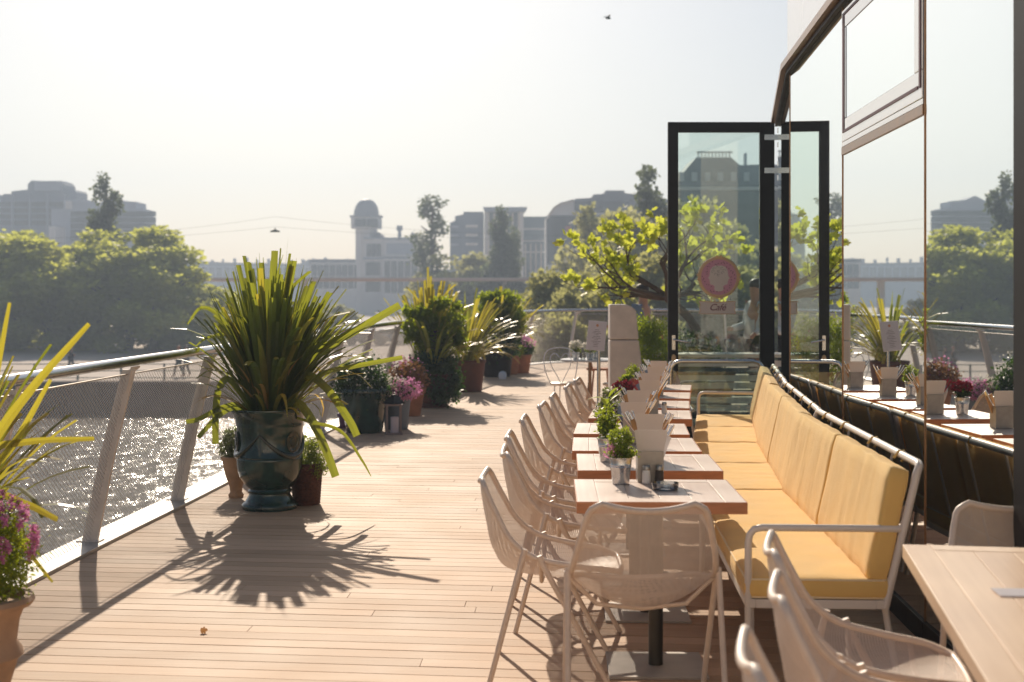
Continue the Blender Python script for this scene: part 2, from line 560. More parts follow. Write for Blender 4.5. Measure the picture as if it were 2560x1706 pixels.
w = bpy.data.worlds.new('World')
SC.world = w
w.use_nodes = True
wn = w.node_tree
sky = wn.nodes.new('ShaderNodeTexSky')
sky.sky_type = 'NISHITA'
sky.sun_disc = False
sky.sun_elevation, sky.sun_rotation = EL, AZ
sky.air_density, sky.dust_density, sky.ozone_density = .95, 1.5, 1.3
wn.links.new(sky.outputs[0], wn.nodes['Background'].inputs[0])
wn.nodes['Background'].inputs[1].default_value = .056

vs_ = SC.view_settings
vs_.view_transform, vs_.look = 'Standard', 'None'
vs_.exposure, vs_.gamma = 0.34, 1.0
vs_.use_curve_mapping = False
SC.cycles.use_denoising = True
SC.cycles.max_bounces = 8
SC.cycles.transparent_max_bounces = 16
SC.cycles.volume_bounces = 0
SC.cycles.sample_clamp_indirect = 4
SC.cycles.caustics_reflective = False
SC.cycles.caustics_refractive = False

hz = MB().box((0, 380, 32), (1500, 980, 79))
hm = bpy.data.materials.new('haze_air')
hm.use_nodes = True
hm.node_tree.nodes.remove(hm.node_tree.nodes['Principled BSDF'])
pv = hm.node_tree.nodes.new('ShaderNodeVolumePrincipled')
pv.inputs['Color'].default_value = (.66, .80, 1.0, 1)
pv.inputs['Density'].default_value = .0015
pv.inputs['Anisotropy'].default_value = .35
hm.node_tree.links.new(pv.outputs[0], hm.node_tree.nodes['Material Output'].inputs['Volume'])
hob = hz.build('haze', hm)
hob['kind'] = 'stuff'

# ------------------------------------------------------------------ deck
EDGE = [(-3.1, -9.5), (-2.98, -4), (-2.82, 1), (-2.75, 4.5), (-2.64, 7.0), (-2.54, 8.78), (-2.41, 10.55), (-2.25, 13.0), (-2.05, 15.9),
        (-1.70, 19.5), (-1.08, 24), (-.25, 28.2), (.75, 30.8), (2.2, 31.8), (3.8, 31.6), (6.5, 30.6)]
EC = catmull(EDGE, 12)

def clip_line(p, d, poly):
    """interval of p+t*d inside convex polygon (ccw or cw)"""
    ts = []
    n = len(poly)
    for i in range(n):
        a, b = poly[i], poly[(i+1) % n]
        ex, ey = b[0]-a[0], b[1]-a[1]
        den = d[0]*ey-d[1]*ex
        if abs(den) < 1e-9:
            continue
        t = ((a[0]-p[0])*ey-(a[1]-p[1])*ex)/den
        u = ((a[0]-p[0])*d[1]-(a[1]-p[1])*d[0])/den
        if 0 <= u < 1:
            ts.append(t)
    return (min(ts), max(ts)) if len(ts) >= 2 else None

POLY = [(x, y) for x, y in EC] + [(8.5, 30), (8.5, -9.5)]
mb = MB()
BA = -.115
bd = (math.cos(math.atan(BA)), math.sin(math.atan(BA)))
bn = (-bd[1], bd[0])
pitch, gap = .128, .0075
t = -9.4
rnd = random.Random(4)
while t < 33:
    lo = (bn[0]*t, bn[1]*t)
    hi = (bn[0]*(t+pitch-gap), bn[1]*(t+pitch-gap))
    a, b = clip_line(lo, bd, POLY), clip_line(hi, bd, POLY)
    if a and b and a[1]-a[0] > .3 and b[1]-b[0] > .3:
        cuts = [0.0]
        L0 = a[1]-a[0]
        x = rnd.uniform(1, 5)
        while x < L0-.5:
            cuts.append(x/L0); x += 4.2
        cuts.append(1.0)
        for c0, c1 in zip(cuts[:-1], cuts[1:]):
            e = .0015/L0
            q = []
            zz = rnd.uniform(-.0008, .0008)
            for z in (-.028, zz):
                for (P0, I, tt) in ((lo, a, c0+e), (lo, a, c1-e), (hi, b, c1-e), (hi, b, c0+e)):
                    s_ = I[0]+(I[1]-I[0])*tt
                    q.append((P0[0]+bd[0]*s_, P0[1]+bd[1]*s_, z))
            mb.add(q, [(4, 5, 6, 7), (0, 1, 5, 4), (1, 2, 6, 5), (2, 3, 7, 6), (3, 0, 4, 7)])
    t += pitch
tag(mb.build('deck', M['deck']), kind='structure')
tag(MB().prism(POLY[::-1], -.35, -.0295).build('deck_substructure', M['deck_under']), kind='structure')
def offset_curve(C, d):
    out = []
    for i in range(len(C)):
        a, b = C[max(i-1, 0)], C[min(i+1, len(C)-1)]
        tx, ty = b[0]-a[0], b[1]-a[1]
        l = math.hypot(tx, ty)
        out.append((C[i][0]-ty/l*d, C[i][1]+tx/l*d))
    return out
# the sheet-metal edge strip that carries the balustrade (outer side is to the left of travel)
inner, outer = offset_curve(EC, 0.0), offset_curve(EC, .235)
mb = MB()
for i in range(0, len(EC)-12, 12):
    j = min(i+12, len(EC)-1)
    ins, ous = inner[i:j+1], outer[i:j+1]
    if len(ins) < 2: continue
    e = .004
    ring = [ins[0]] + ins[1:-1] + [ins[-1]] + ous[::-1]
    ring = [(p[0], p[1]-(e if q == len(ins)-1 else 0)) for q, p in enumerate(ring)]
    mb.prism(ring[::-1], -.34, .022)
tag(mb.build('edge_strip', M['kerb'], bevel=.004), kind='structure')
# the terrace building below the deck
B2 = offset_curve(EC, -.5)
tag(MB().prism(([(x, y) for x, y in B2] + [(8, 29.5), (8, -9.5)])[::-1], -6.2, -.36).build('terrace_base', M['greydark']), kind='structure')

# ------------------------------------------------------------------ ground, quay and water
tag(MB().add([(-720, -90, -5), (720, -90, -5), (720, 860, -5), (-720, 860, -5)], [(0, 1, 2, 3)]).build('canal_water', M['water']), kind='structure')
tag(MB().prism([(-720, 76.6), (14, 76.6), (24, 150), (24, 860), (-720, 860)], -6.3, -3.3).build('promenade', M['sand']), kind='structure')
tag(MB().prism([(5, 40), (720, 40), (720, 860), (60, 860), (36, 150), (5.5, 75)], -6.3, -3.35).build('quayside_ground', M['grass']), kind='structure')
mb = MB()
mb.box((-353, 76.3, -4.75), (734, .6, 2.5))
mb.box((-353, 76.25, -3.40), (734, .9, .2))
tag(mb.build('quay_wall', M['quay']), 'brown stone quay wall rising from the canal below the promenade', 'quay wall')

# promenade fence
fr = empty('promenade_fence', (0, 77.3, -3.3), 0, 'low dark green fence along the promenade edge above the quay wall', 'fence')
for k in range(26):
    MB().box((-33+k*2.35, 0, .45), (.09, .09, .9)).build('fence_post', M['fence'], fr)
for z in (.12, .5, .86):
    MB().box((-3.6, .06, z), (59.2, .04, .05)).build('fence_bar', M['fence'], fr)

# ------------------------------------------------------------------ balustrade
HR = 1.15
LEAN = .26
railbase = offset_curve(EC, .12)
railtop = offset_curve(EC, .12-LEAN)
br = empty('balustrade', (0, 0, 0), 0, 'leaning steel balustrade with wire mesh and round handrail curving along the terrace edge', 'railing')
rp = [(p[0], p[1], HR) for p in railtop[14:-4]]
MB().tube(rp, .031, 14).build('handrail', M['steel'], br, smooth=True)
MB().tube([(p[0]*.0+q[0]+(p[0]-q[0])*.93, q[1]+(p[1]-q[1])*.93, .022+(HR-.022)*.93) for p, q in zip(railtop[6:-4], railbase[6:-4])], .005, 6).build('edge_cable', M['wire'], br, smooth=True, label='thin upper edge cable of the mesh')
# arc length
al = [0.0]
for i in range(1, len(EC)):
    al.append(al[-1]+math.hypot(EC[i][0]-EC[i-1][0], EC[i][1]-EC[i-1][1]))
def at_arc(s_):
    for i in range(1, len(al)):
        if al[i] >= s_:
            t = (s_-al[i-1])/(al[i]-al[i-1])
            f = lambda C: (C[i-1][0]+(C[i][0]-C[i-1][0])*t, C[i-1][1]+(C[i][1]-C[i-1][1])*t)
            return f(railbase), f(railtop)
    return railbase[-1], railtop[-1]
s0 = next(al[i] for i in range(len(EC)) if EC[i][1] > 8.80)
k0 = -5
for k in range(-5, 19):
    s_ = s0+k*1.775
    if s_ > al[-1]-.3 or s_ < .3: break
    b0, t0 = at_arc(s_)
    b1, t1 = at_arc(s_+.05)
    tx, ty = b1[0]-b0[0], b1[1]-b0[1]
    l = math.hypot(tx, ty); tx, ty = tx/l, ty/l
    nx, ny = -ty, tx
    mb = MB()
    # tapered flat blade: outward width .10 at foot, .08 at top, thickness .022
    rings = []
    for q, (wd, off) in ((0, (.100, 0)), (.5, (.092, .012)), (.9, (.082, 0)), (.955, (.082, 0))):
        cx = b0[0]+(t0[0]-b0[0])*q+nx*off; cy = b0[1]+(t0[1]-b0[1])*q+ny*off; cz = .022+(HR-.022)*q
        rings.append([(cx+nx*a*wd/2+tx*b_*.012, cy+ny*a*wd/2+ty*b_*.012, cz) for a, b_ in ((-1, -1), (1, -1), (1, 1), (-1, 1))])
    vs = [v for r_ in rings for v in r_]
    fs = [(3, 2, 1, 0)] + [(i*4+j, i*4+(j+1) % 4, i*4+4+(j+1) % 4, i*4+4+j) for i in range(3) for j in range(4)] + [(12, 13, 14, 15)]
    mb.add(vs, fs)
    # bracket under the handrail, swept along it towards the far end
    brk = []
    for (u, z) in ((0, -.19), (.015, -.11), (.05, -.065), (.13, -.045), (.13, -.033), (-.02, -.033), (-.02, -.19)):
        brk.append((u, z))
    vs = []
    for sd in (-.006, .006):
        for (u, z) in brk:
            f_ = (HR+z-.022)/(HR-.022)
            cx = b0[0]+(t0[0]-b0[0])*f_; cy = b0[1]+(t0[1]-b0[1])*f_
            vs.append((cx+tx*u+nx*sd-nx*.02, cy+ty*u+ny*sd-ny*.02, HR+z))
    n_ = len(brk)
    fs = [tuple(range(n_)), tuple(range(n_, 2*n_))[::-1]]+[(i, (i+1) % n_, n_+(i+1) % n_, n_+i) for i in range(n_)]
    mb.add(vs, fs)
    # foot plate
    mb.box((b0[0], b0[1], .026), (.15, .10, .008), math.atan2(ny, nx))
    mb.build('baluster', M['post'], br, bevel=.002)
# wire mesh: two families of crossing wires on the leaning surface
def surf(s_, q):
    b0, t0 = at_arc_fast(s_)
    return (b0[0]+(t0[0]-b0[0])*q, b0[1]+(t0[1]-b0[1])*q, .022+(HR-.022)*q)
AL = np.array(al); RB = np.array(railbase); RT = np.array(railtop)
def strands(s0_, s1_, dp, slope, r, nseg):
    Vs, Fs = [], []
    cnt = 0
    Hh = math.hypot(HR, LEAN)*.93
    run = Hh/slope
    for sg in (1, -1):
        st = np.arange(s0_-run, s1_+run, dp)
        for a in st:
            q = np.linspace(.0, .93, nseg)
            s_ = a+sg*q/.93*run+(0 if sg > 0 else run)
            ok = (s_ >= s0_) & (s_ <= s1_)
            if ok.sum() < 2: continue
            q, s2 = q[ok], s_[ok]
            bx, by = np.interp(s2, AL, RB[:, 0]), np.interp(s2, AL, RB[:, 1])
            tx_, ty_ = np.interp(s2, AL, RT[:, 0]), np.interp(s2, AL, RT[:, 1])
            P = np.stack([bx+(tx_-bx)*q, by+(ty_-by)*q, .022+(HR-.022)*q], 1)
            n = len(P)
            # triangular section, world aligned offsets
            o = np.array([[r, 0, 0], [-r*.5, 0, r*.87], [-r*.5, 0, -r*.87]])*1.0
            if sg < 0: P = P+np.array([.0035, 0, 0])
            V = (P[:, None, :]+o[None]).reshape(-1, 3)
            Vs.append(V)
            i = np.arange(n-1)[:, None]*3+np.arange(3)[None]
            j = np.arange(n-1)[:, None]*3+(np.arange(3)[None]+1) % 3
            f = np.stack([i, j, j+3, i+3], -1).reshape(-1, 4)+cnt
            Fs.append(f)
            cnt += n*3
    return np.concatenate(Vs), np.concatenate(Fs)
V_, F_ = strands(s0-6.5, al[-1]-1.5, .049, .54, .0015, 22)
arr_mesh('mesh_panel', V_, F_, M['wire'], br)

# ------------------------------------------------------------------ glass facade
P1, P2, P3, PK, PD = (1.85, 5.2), (1.868, 6.43), (1.956, 8.41), (2.15, 11.0), (2.72, 14.55)
ZT = 3.30
fac = empty('glass_facade', (1.85, 5.2, 0), 0, 'mirrored glass restaurant facade with a tilted upper window and bronze top trim', 'facade')
OX, OY = 1.85, 5.2
def wall_box(mb, a, b, z0, z1, t0, t1, g0=0.0, g1=0.0):
    """a slab along a-b from depth t0 to t1 (positive = outwards, away from the terrace)"""
    dx, dy = b[0]-a[0], b[1]-a[1]
    l = math.hypot(dx, dy); dx, dy = dx/l, dy/l
    nx, ny = dy, -dx
    pts = []
    for (p, g) in ((a, g0), (b, -g1)):
        for t_ in (t0, t1):
            pts.append((p[0]+dx*g+nx*t_-OX, p[1]+dy*g+ny*t_-OY))
    q = [pts[0], pts[2], pts[3], pts[1]]
    return mb.prism(q, z0, z1)
for a, b in ((P1, P2), (P2, P3), (P3, PK), (PK, PD)):
    g = wall_box(MB(), a, b, .10, ZT-.002, .0, .03, .004, .004).build('glass_panel', M['mirror'], fac)
    wall_box(MB(), a, b, .0, .098, -.012, .05, .002, .002).build('base_profile', M['black'], fac)
# thin joints
for p in (P2, P3, PK):
    MB().box((p[0]-OX-.002, p[1]-OY, ZT/2+.05), (.006, .005, ZT-.1)).build('joint_seal', M['bronze'], fac)
MB().box((P1[0]-OX+.06, P1[1]-OY-.09, ZT/2), (.16, .17, ZT)).build('corner_column', M['black'], fac, bevel=.004)
# bronze trim along the top
for a, b in ((P1, P2), (P2, P3), (P3, PK), (PK, PD)):
    tr = MB()
    wall_box(tr, a, b, ZT, ZT+.05, -.07, .05, .0, .0)
    wall_box(tr, a, b, ZT+.053, ZT+.085, -.045, .05)
    tr.build('top_trim', M['bronze'], fac)
    wall_box(MB(), a, b, ZT-.03, ZT-.003, -.03, -.002).build('trim_gasket', M['black'], fac)
# white cladding above the trim (stops at the corner)
for a, b in ((P1, P2), (P2, P3), (P3, PK)):
    wall_box(MB(), a, b, ZT+.088, 6.2, -.02, .12, .002, .002).build('cladding_panel', M['panel'], fac, bevel=.002)
# opening window in the middle panel
def on_wall(u, z, t_, a=P2, b=P3):
    dx, dy = b[0]-a[0], b[1]-a[1]
    l = math.hypot(dx, dy); dx, dy = dx/l, dy/l
    return (a[0]+dx*u*l+dy*t_-OX, a[1]+dy*u*l-dx*t_-OY, z)
def wbar(mb, u0, u1, z0, z1, t0, t1):
    vs = [on_wall(u, z, t_) for t_ in (t0, t1) for (u, z) in ((u0, z0), (u1, z0), (u1, z1), (u0, z1))]
    return mb.add(vs, [(0, 1, 2, 3), (7, 6, 5, 4), (0, 4, 5, 1), (1, 5, 6, 2), (2, 6, 7, 3), (3, 7, 4, 0)])
win = MB()
wbar(win, .01, .99, 2.47, 2.60, -.010, -.002); wbar(win, .01, .085, 2.602, 3.13, -.010, -.002)
wbar(win, .93, .99, 2.602, 3.13, -.010, -.002); wbar(win, .01, .99, 3.132, 3.24, -.010, -.002)
wo = win.build('tilt_window', M['sash'], fac, bevel=.003)
wbar(MB(), .087, .928, 2.602, 3.13, -.006, -.003).build('pane', M['mirror'], wo)
gk = MB()
wbar(gk, .020, .034, 2.52, 3.22, -.014, -.0105); wbar(gk, .950, .972, 2.44+.08, 3.22, -.014, -.0105); wbar(gk, .047, .953, 2.52, 2.535, -.014, -.0105)
wbar(gk, .047, .953, 3.205, 3.22, -.014, -.0105)
gk.build('gasket', M['gasket'], wo)
sl = MB(); wbar(sl, .005, .995, 2.395, 2.44, -.010, -.002); sl.build('transom', M['bronze'], fac)
sl = MB(); wbar(sl, .005, .995, 2.443, 2.468, -.008, -.002); sl.build('transom_cap', M['sash'], fac)
# dark room side so the wall reads closed from elsewhere
for a, b in ((P1, P2), (P2, P3), (P3, PK), (PK, PD)):
    wall_box(MB(), a, b, 0, ZT, .06, .12, .0, .0).build('back_wall', M['black'], fac)
wall_box(MB(), P1, (4.2, 5.1), 0, 6.2, -.2, -.1).build('side_wall', M['black'], fac)

# ------------------------------------------------------------------ open glass door
DX0, DX1, DY = 1.60, 2.69, 14.6
dr = empty('glass_door', (DX1, DY, 0), 0, 'tall open glass door in a dark frame standing across the terrace', 'door')
LW = DX1-DX0
fm = MB()
zt = 3.32
fm.box((-LW+.052, 0, zt/2), (.104, .06, zt)); fm.box((-.075, 0, zt/2), (.15, .06, zt))
fm.box((-LW/2-.0235, 0, zt-.0525), (LW-.104-.15-.0005, .058, .105)); fm.box((-LW/2-.0235, 0, .11), (LW-.104-.15-.0005, .058, .20))
fm.build('door_frame', M['black'], dr, bevel=.003)
MB().box((-LW/2-.0235, 0, (zt-.105+.21)/2), (LW-.2545, .012, zt-.105-.21)).build('glass_pane', M['glass'], dr)
hd = MB()
hd.box((-LW+.055, -.037, 1.06), (.034, .010, .15)); hd.tube([(-LW+.055, -.035, 1.09), (-LW+.055, -.085, 1.09), (-LW+.075, -.092, 1.088), (-LW+.19, -.092, 1.065)], .010, 8)
hd.build('door_handle', M['steel'], dr, smooth=True)
lk = MB(); lk.lathe([(.0, -.001), (.022, 0), (.022, .008), (.0, .009)], 16, M=Matrix.Translation((-LW+.055, -.031, .90)) @ Matrix.Rotation(R(90), 4, 'X') @ Matrix.Diagonal((1, 1.8, 1, 1)))
lk.build('lock_plate', M['gold'], dr)
for z in (3.17, 2.83):
    h_ = MB()
    h_.box((-.04, -.055, z-.01), (.14, .02, .055)); h_.tube([(.045, -.06, z-.11), (.045, -.06, z+.09)], .014, 10)
    h_.box((.06, -.055, z+.06), (.07, .03, .05)); h_.box((.06, -.055, z-.085), (.07, .03, .05))
    h_.build('hinge', M['steel'], dr)
jm = empty('door_jamb', (DX1+.09, DY-.10, 0), 0, 'polished vertical steel tube and dark jamb beside the open door hinges', 'door jamb')
MB().tube([(-.02, -.01, 0), (-.02, -.01, 3.3)], .018, 10).build('pull_tube', M['steel'], jm, smooth=True)
MB().box((.035, .06, 1.66), (.06, .05, 3.32)).build('jamb_post', M['black'], jm)

# sign on the door
sg = empty('cafe_sign', (2.12, DY-.008, 1.73), 0, 'round pink medallion sign with cream double profile over a small plaque reading Café', 'sign')
RX = Matrix.Rotation(R(90), 4, 'X')
MB().lathe([(0, -.001), (.213, 0), (.213, .012), (.205, .017), (.187, .017), (.184, .0135), (0, .0135)], 56, M=RX).build('gold_rim', M['gold'], sg, smooth=True)
MB().lathe([(0, .0138), (.182, .0138), (.182, .0155), (0, .0155)], 56, M=RX).build('pink_field', M['pinkfield'], sg)
half = [(.0, .118), (.03, .120), (.065, .105), (.088, .075), (.094, .04), (.098, .012), (.112, -.012), (.096, -.022), (.100, -.035), (.090, -.045), (.094, -.060), (.085, -.075), (.060, -.082), (.045, -.095), (.048, -.125), (.035, -.140), (0, -.148)]
pts = [(x, y) for x, y in half]+[(-x, y) for x, y in half[::-1][1:-1]]
MB().prism(pts, .0157, .019, M=RX).build('cameo', M['cameo'], sg)
dd = MB()
rnd = random.Random(2)
for k in range(46):
    a = k*2.39996; rr = .125+.05*((k*7) % 10)/10
    x, y = rr*math.cos(a), rr*math.sin(a)
    dd.lathe([(0, .0157), (.0050, .0157), (.0050, .0168), (0, .0168)], 6, M=RX @ Matrix.Translation((x, y, 0)))
dd.build('dots', M['pinkdot'], sg)
cl = MB()
for (x0, y0, a) in ((-.05, .085, 20), (-.015, .098, -20), (.03, .09, 30), (.055, .07, -40), (-.06, .055, 10), (0, .06, 60), (.04, .045, 10), (-.03, .03, -30), (.0, .02, 40)):
    pp = [(x0+.016*math.cos(t_), y0+.010*math.sin(t_), .0195) for t_ in np.linspace(R(a), R(a+250), 9)]
    cl.tube(pp, .0016, 5, M=RX)
cl.build('hair_curls', M['boxmetal'], sg)
sc_ = MB()
for a in (0, 90, 180, 270):
    c, s_ = math.cos(R(a)), math.sin(R(a))
    for q in (-1, 1):
        pp = []
        for t_ in np.linspace(0, 1, 10):
            ang = q*(1-t_)*.20
            rad = .198+.022*math.sin(t_*math.pi)
            pp.append((rad*math.cos(R(a)+ang), rad*math.sin(R(a)+ang), .019))
        sc_.tube(pp, .006, 6, M=RX)
sc_.build('scroll', M['gold'], sg)
pl = MB()
pw, ph = .19, .066
outl = [(-pw, -ph), (-pw+.02, -ph-.004), (pw-.02, -ph-.004), (pw, -ph), (pw-.012, -.03), (pw-.004, 0), (pw-.012, .03), (pw, ph), (pw-.05, ph-.004), (.03, ph-.008), (0, ph-.012), (-.03, ph-.008), (-pw+.05, ph-.004), (-pw, ph), (-pw+.012, .03), (-pw+.004, 0), (-pw+.012, -.03)]
PM = Matrix.Translation((-.015, 0, -.31)) @ RX
pl.prism(outl, 0, .010, M=PM)
plo = pl.build('plaque', M['cameo'], sg)
MB().tube([(x*.985, y*.96, .011) for x, y in outl], .0042, 6, closed=True, M=PM).build('plaque_border', M['gold'], plo, smooth=True)
hk = MB()
for q in (-1, 1):
    pp = [(q*(.02+.05*t_), .062+.034*math.sin(t_*math.pi), .006) for t_ in np.linspace(0, 1, 9)]+[(q*.062, .072, .006)]
    hk.tube(pp, .005, 6, M=PM)
hk.build('bracket', M['gold'], sg)
tcu = bpy.data.curves.new('lettering', 'FONT')
tcu.body = 'Café'; tcu.size = .095; tcu.shear = .35; tcu.align_x = 'CENTER'; tcu.align_y = 'CENTER'; tcu.extrude = .0008
tcu.space_character = .95
to_ = bpy.data.objects.new('tmp', tcu); COL.objects.link(to_)
bpy.context.view_layer.update()
tm = bpy.data.meshes.new_from_object(to_.evaluated_get(bpy.context.evaluated_depsgraph_get()))
bpy.data.objects.remove(to_)
tm.transform(PM @ Matrix.Translation((0, -.002, .0115)))
tm.materials.clear(); tm.materials.append(M['pinkdot'])
lo_ = bpy.data.objects.new('lettering', tm); COL.objects.link(lo_); lo_.parent = plo

# sunlit cream wing added behind the viewer to bounce light onto shaded sides
rw = empty('added_bounce_wing', (0, -9, 0), 0, 'added cream wing behind the viewer that bounces sunlight onto the terrace', 'building')
MB().box((2.0, -3.0, 3.4), (22, 5.9, 7.4)).build('wall', M['creamwall'], rw)
MB().box((2.0, -3.0, 7.25), (22.4, 6.4, .28)).build('roof', M['panel2'], rw)
for k in range(7):
    for z in (1.45, 4.9):
        MB().box((-7.2+k*3.0, -.02, z), (1.2, .10, 2.0 if z > 2 else 2.3)).build('window', M['mirrordark'], rw)
# ------------------------------------------------------------------ mesh chair
CV = np.array([0, .06, .14, .25, .45, .60, .75, .90, 1.0])
RIMX = np.array([-.300, -.288, -.268, -.236, -.168, -.080, .060, .195, .262])
RIMZ = np.array([.822, .800, .757, .694, .582, .520, .488, .468, .450])
CENX = np.array([-.318, -.316, -.309, -.296, -.262, -.203, -.040, .150, .275])
CENZ = np.array([.797, .765, .712, .640, .505, .432, .398, .412, .438])
HWID = np.array([.168, .208, .226, .242, .266, .272, .262, .232, .180])
def hermite(x, X, Y):
    m = np.gradient(Y, X)
    i = np.clip(np.searchsorted(X, x)-1, 0, len(X)-2)
    h = X[i+1]-X[i]; t = (x-X[i])/h
    return (2*t**3-3*t**2+1)*Y[i]+(t**3-2*t**2+t)*h*m[i]+(-2*t**3+3*t**2)*Y[i+1]+(t**3-t**2)*h*m[i+1]
def shell(u, v):
    u = np.asarray(u, float); v = np.asarray(v, float)
    k = 1-np.abs(u)**2.0
    rx, rz, cx, cz, hw = [hermite(v, CV, A) for A in (RIMX, RIMZ, CENX, CENZ, HWID)]
    return np.stack([rx+(cx-rx)*k, u*hw, rz+(cz-rz)*k], -1)
def chair_mesh():
    nu, nv, sc = 44, 108, .56
    C = []
    for j in range(2*nv):
        for i in range(nu+1):
            u = -1+2*(i+.5*(j % 2))/nu; v = (j)/(2*nv)
            if -1 <= u <= 1 and v <= 1: C.append((u, v))
    C = np.array(C); du, dv = 1/nu, .5/nv*1.0
    du, dv = 1.0/nu, 1.0/(2*nv)
    off = np.array([(1, 0), (0, 1), (-1, 0), (0, -1)], float)*np.array([du, dv])
    outer = C[:, None, :]+off[None]*1.0
    inner = C[:, None, :]+off[None]*sc
    allp = np.concatenate([outer, inner], 1)
    allp[..., 0] = np.clip(allp[..., 0], -1, 1); allp[..., 1] = np.clip(allp[..., 1], 0, 1)
    P = shell(allp[..., 0].ravel(), allp[..., 1].ravel())
    b = np.arange(len(C))[:, None, None]*8
    f = np.array([[k, (k+1) % 4, 4+(k+1) % 4, 4+k] for k in range(4)])[None]
    return P, (b+f).reshape(-1, 4)
CHP, CHF = chair_mesh()
def make_chair(label, group):
    t = empty('mesh_chair', (0, 0, 0), 0, label, 'chair', group)
    arr_mesh('seat_shell', CHP, CHF, M['chair'], t, smooth=True)
    rim = [tuple(shell(-1, v)) for v in np.linspace(0, 1, 34)]
    rim += [tuple(shell(u, 1)) for u in np.linspace(-1, 1, 12)[1:-1]]
    rim += [tuple(shell(1, v)) for v in np.linspace(1, 0, 34)]
    rim += [tuple(shell(u, 0)) for u in np.linspace(1, -1, 16)[1:-1]]
    MB().tube(rim, .0118, 10, closed=True).build('rim_tube', M['chair'], t, smooth=True)
    for sd in (-1, 1):
        yy = sd*.284
        MB().tube([(-.118, yy, .556), (-.125, yy, .53), (-.265, sd*.292, .0)], [.0112, .0118, .0112], 10).build('leg', M['chair'], t, smooth=True)
        MB().tube([(-.060, yy, .530), (-.050, yy, .50), (.225, sd*.276, .0)], [.0112, .0118, .0112], 10).build('leg', M['chair'], t, smooth=True)
    cr = MB()
    cr.tube([(-.055, -.28, .51), (-.055, -.17, .405), (-.055, 0, .386), (-.055, .17, .405), (-.055, .28, .51)], .009, 8)
    cr.build('seat_support', M['chair'], t, smooth=True)
    cr = MB()
    cr.tube([(.14, -.268, .475), (.14, -.15, .404), (.14, 0, .390), (.14, .15, .404), (.14, .268, .475)], .009, 8)
    cr.build('seat_support', M['chair'], t, smooth=True)
    return t
GS = 'mesh chairs along the outer side of the table row'
ORD = ['first', 'second', 'third', 'fourth', 'fifth', 'sixth', 'seventh', 'eighth']
PH = ['facing the side of the table holding the ashtray',
      'drawn up to the second table of the row, under the sage plant',
      'drawn up to the third table of the row', 'drawn up to the fourth table of the row',
      'drawn up to the fifth table of the row, at the bend', 'drawn up to the sixth table of the row',
      'drawn up to the seventh table of the row', 'drawn up to the last table of the row, beside the menu stand']
chair0 = make_chair('beige mesh chair '+PH[0], GS)
TAB = [(.61, 5.70, 1.5), (.663, 6.69, 2.0), (.676, 7.50, 3.0), (.73, 8.38, 4.5), (.88, 9.39, 6.0), (.977, 10.25, 7.0), (1.096, 11.15, 7.5), (1.22, 12.08, 8.0)]
CH = [(.185, 6.00, 3), (.27, 6.93, -2), (.285, 7.66, 2), (.37, 8.66, 4), (.50, 9.66, 8), (.60, 10.5, 6), (.745, 11.5, 8), (.86, 12.35, 10)]
for i, (x, y, a) in enumerate(CH):
    c = chair0 if i == 0 else copy_tree(chair0)
    c.location = (x, y, 0)
    c.rotation_euler.z = -R(a)
    c['label'] = 'beige mesh chair '+PH[i]
c = copy_tree(chair0); c.location = (.492, 5.47, 0); c.rotation_euler.z = R(91)
tag(c, 'beige mesh chair seen from behind at the head of the table row', 'chair', 'mesh chairs set at table ends')
GT = 'mesh chairs round the large pale table'
T0 = (.800, 3.02)      # near corner of the big table
for (x, y, a, lb) in ((1.10, 4.34, -9, 'beige mesh chair along the large pale table, the one beside the bench end'),
                      (1.00, 3.70, -9, 'middle one of three beige mesh chairs along the large pale table'),
                      (.815, 3.06, -6, 'blurred beige mesh chair along the large pale table, farthest from the bench')):
    c = copy_tree(chair0); c.location = (x, y, 0); c.rotation_euler.z = R(a)
    tag(c, lb, 'chair', GT)
c = copy_tree(chair0); c.location = (1.81, 4.88, 0); c.rotation_euler.z = R(-95)
tag(c, 'mesh chair at the bench end of the large pale table, beside the dark column', 'chair', GT)
c = copy_tree(chair0); c.location = (1.42, 13.45, 0); c.rotation_euler.z = R(-80)
tag(c, 'pinkish mesh chair standing behind the last table beside the glass door', 'chair', 'mesh chairs set at table ends')

# ------------------------------------------------------------------ tables of the row
def plank_top(wd, dp, th, border=.085, planks=4):
    mb = MB()
    g = .0015
    # end boards with a framed inner field
    mb.box((-wd/2+border/2, 0, 0), (border-g, dp, th)); mb.box((wd/2-border/2, 0, 0), (border-g, dp, th))
    iw = wd-2*border
    mb.box((0, dp/2-border/2, 0), (iw-g, border-g, th)); mb.box((0, -dp/2+border/2, 0), (iw-g, border-g, th))
    idp = dp-2*border
    for k in range(planks):
        mb.box((-iw/2+iw/planks*(k+.5), 0, -.0006), (iw/planks-g, idp-g, th-.0012))
    return mb
def make_table(label, group):
    t = empty('cafe_table', (0, 0, 0), 0, label, 'table', group)
    o = plank_top(.675, .675, .048).build('tabletop', M['teak'], t, bevel=.0015)
    o.location = (0, 0, .726)
    e_ = MB()
    for (cx, cy, lx, ly) in ((0, -.3395, .683, .004), (0, .3395, .683, .004), (-.3395, 0, .004, .6749), (.3395, 0, .004, .6749)):
        e_.box((cx, cy, -.0004), (lx, ly, .0475))
    eo = e_.build('edge_band', M['teakedge'], t); eo.location = (0, 0, .726)
    MB().box((0, 0, .69), (.30, .30, .02)).build('mounting_plate', M['column'], t)
    MB().tube([(0, 0, .012), (0, 0, .68)], .031, 18).build('column', M['column'], t, smooth=True)
    MB().box((0, 0, .006), (.41, .41, .012)).build('base_plate', M['plate'], t, bevel=.002)
    return t
GTB = 'square wooden tables in one row along the yellow bench'
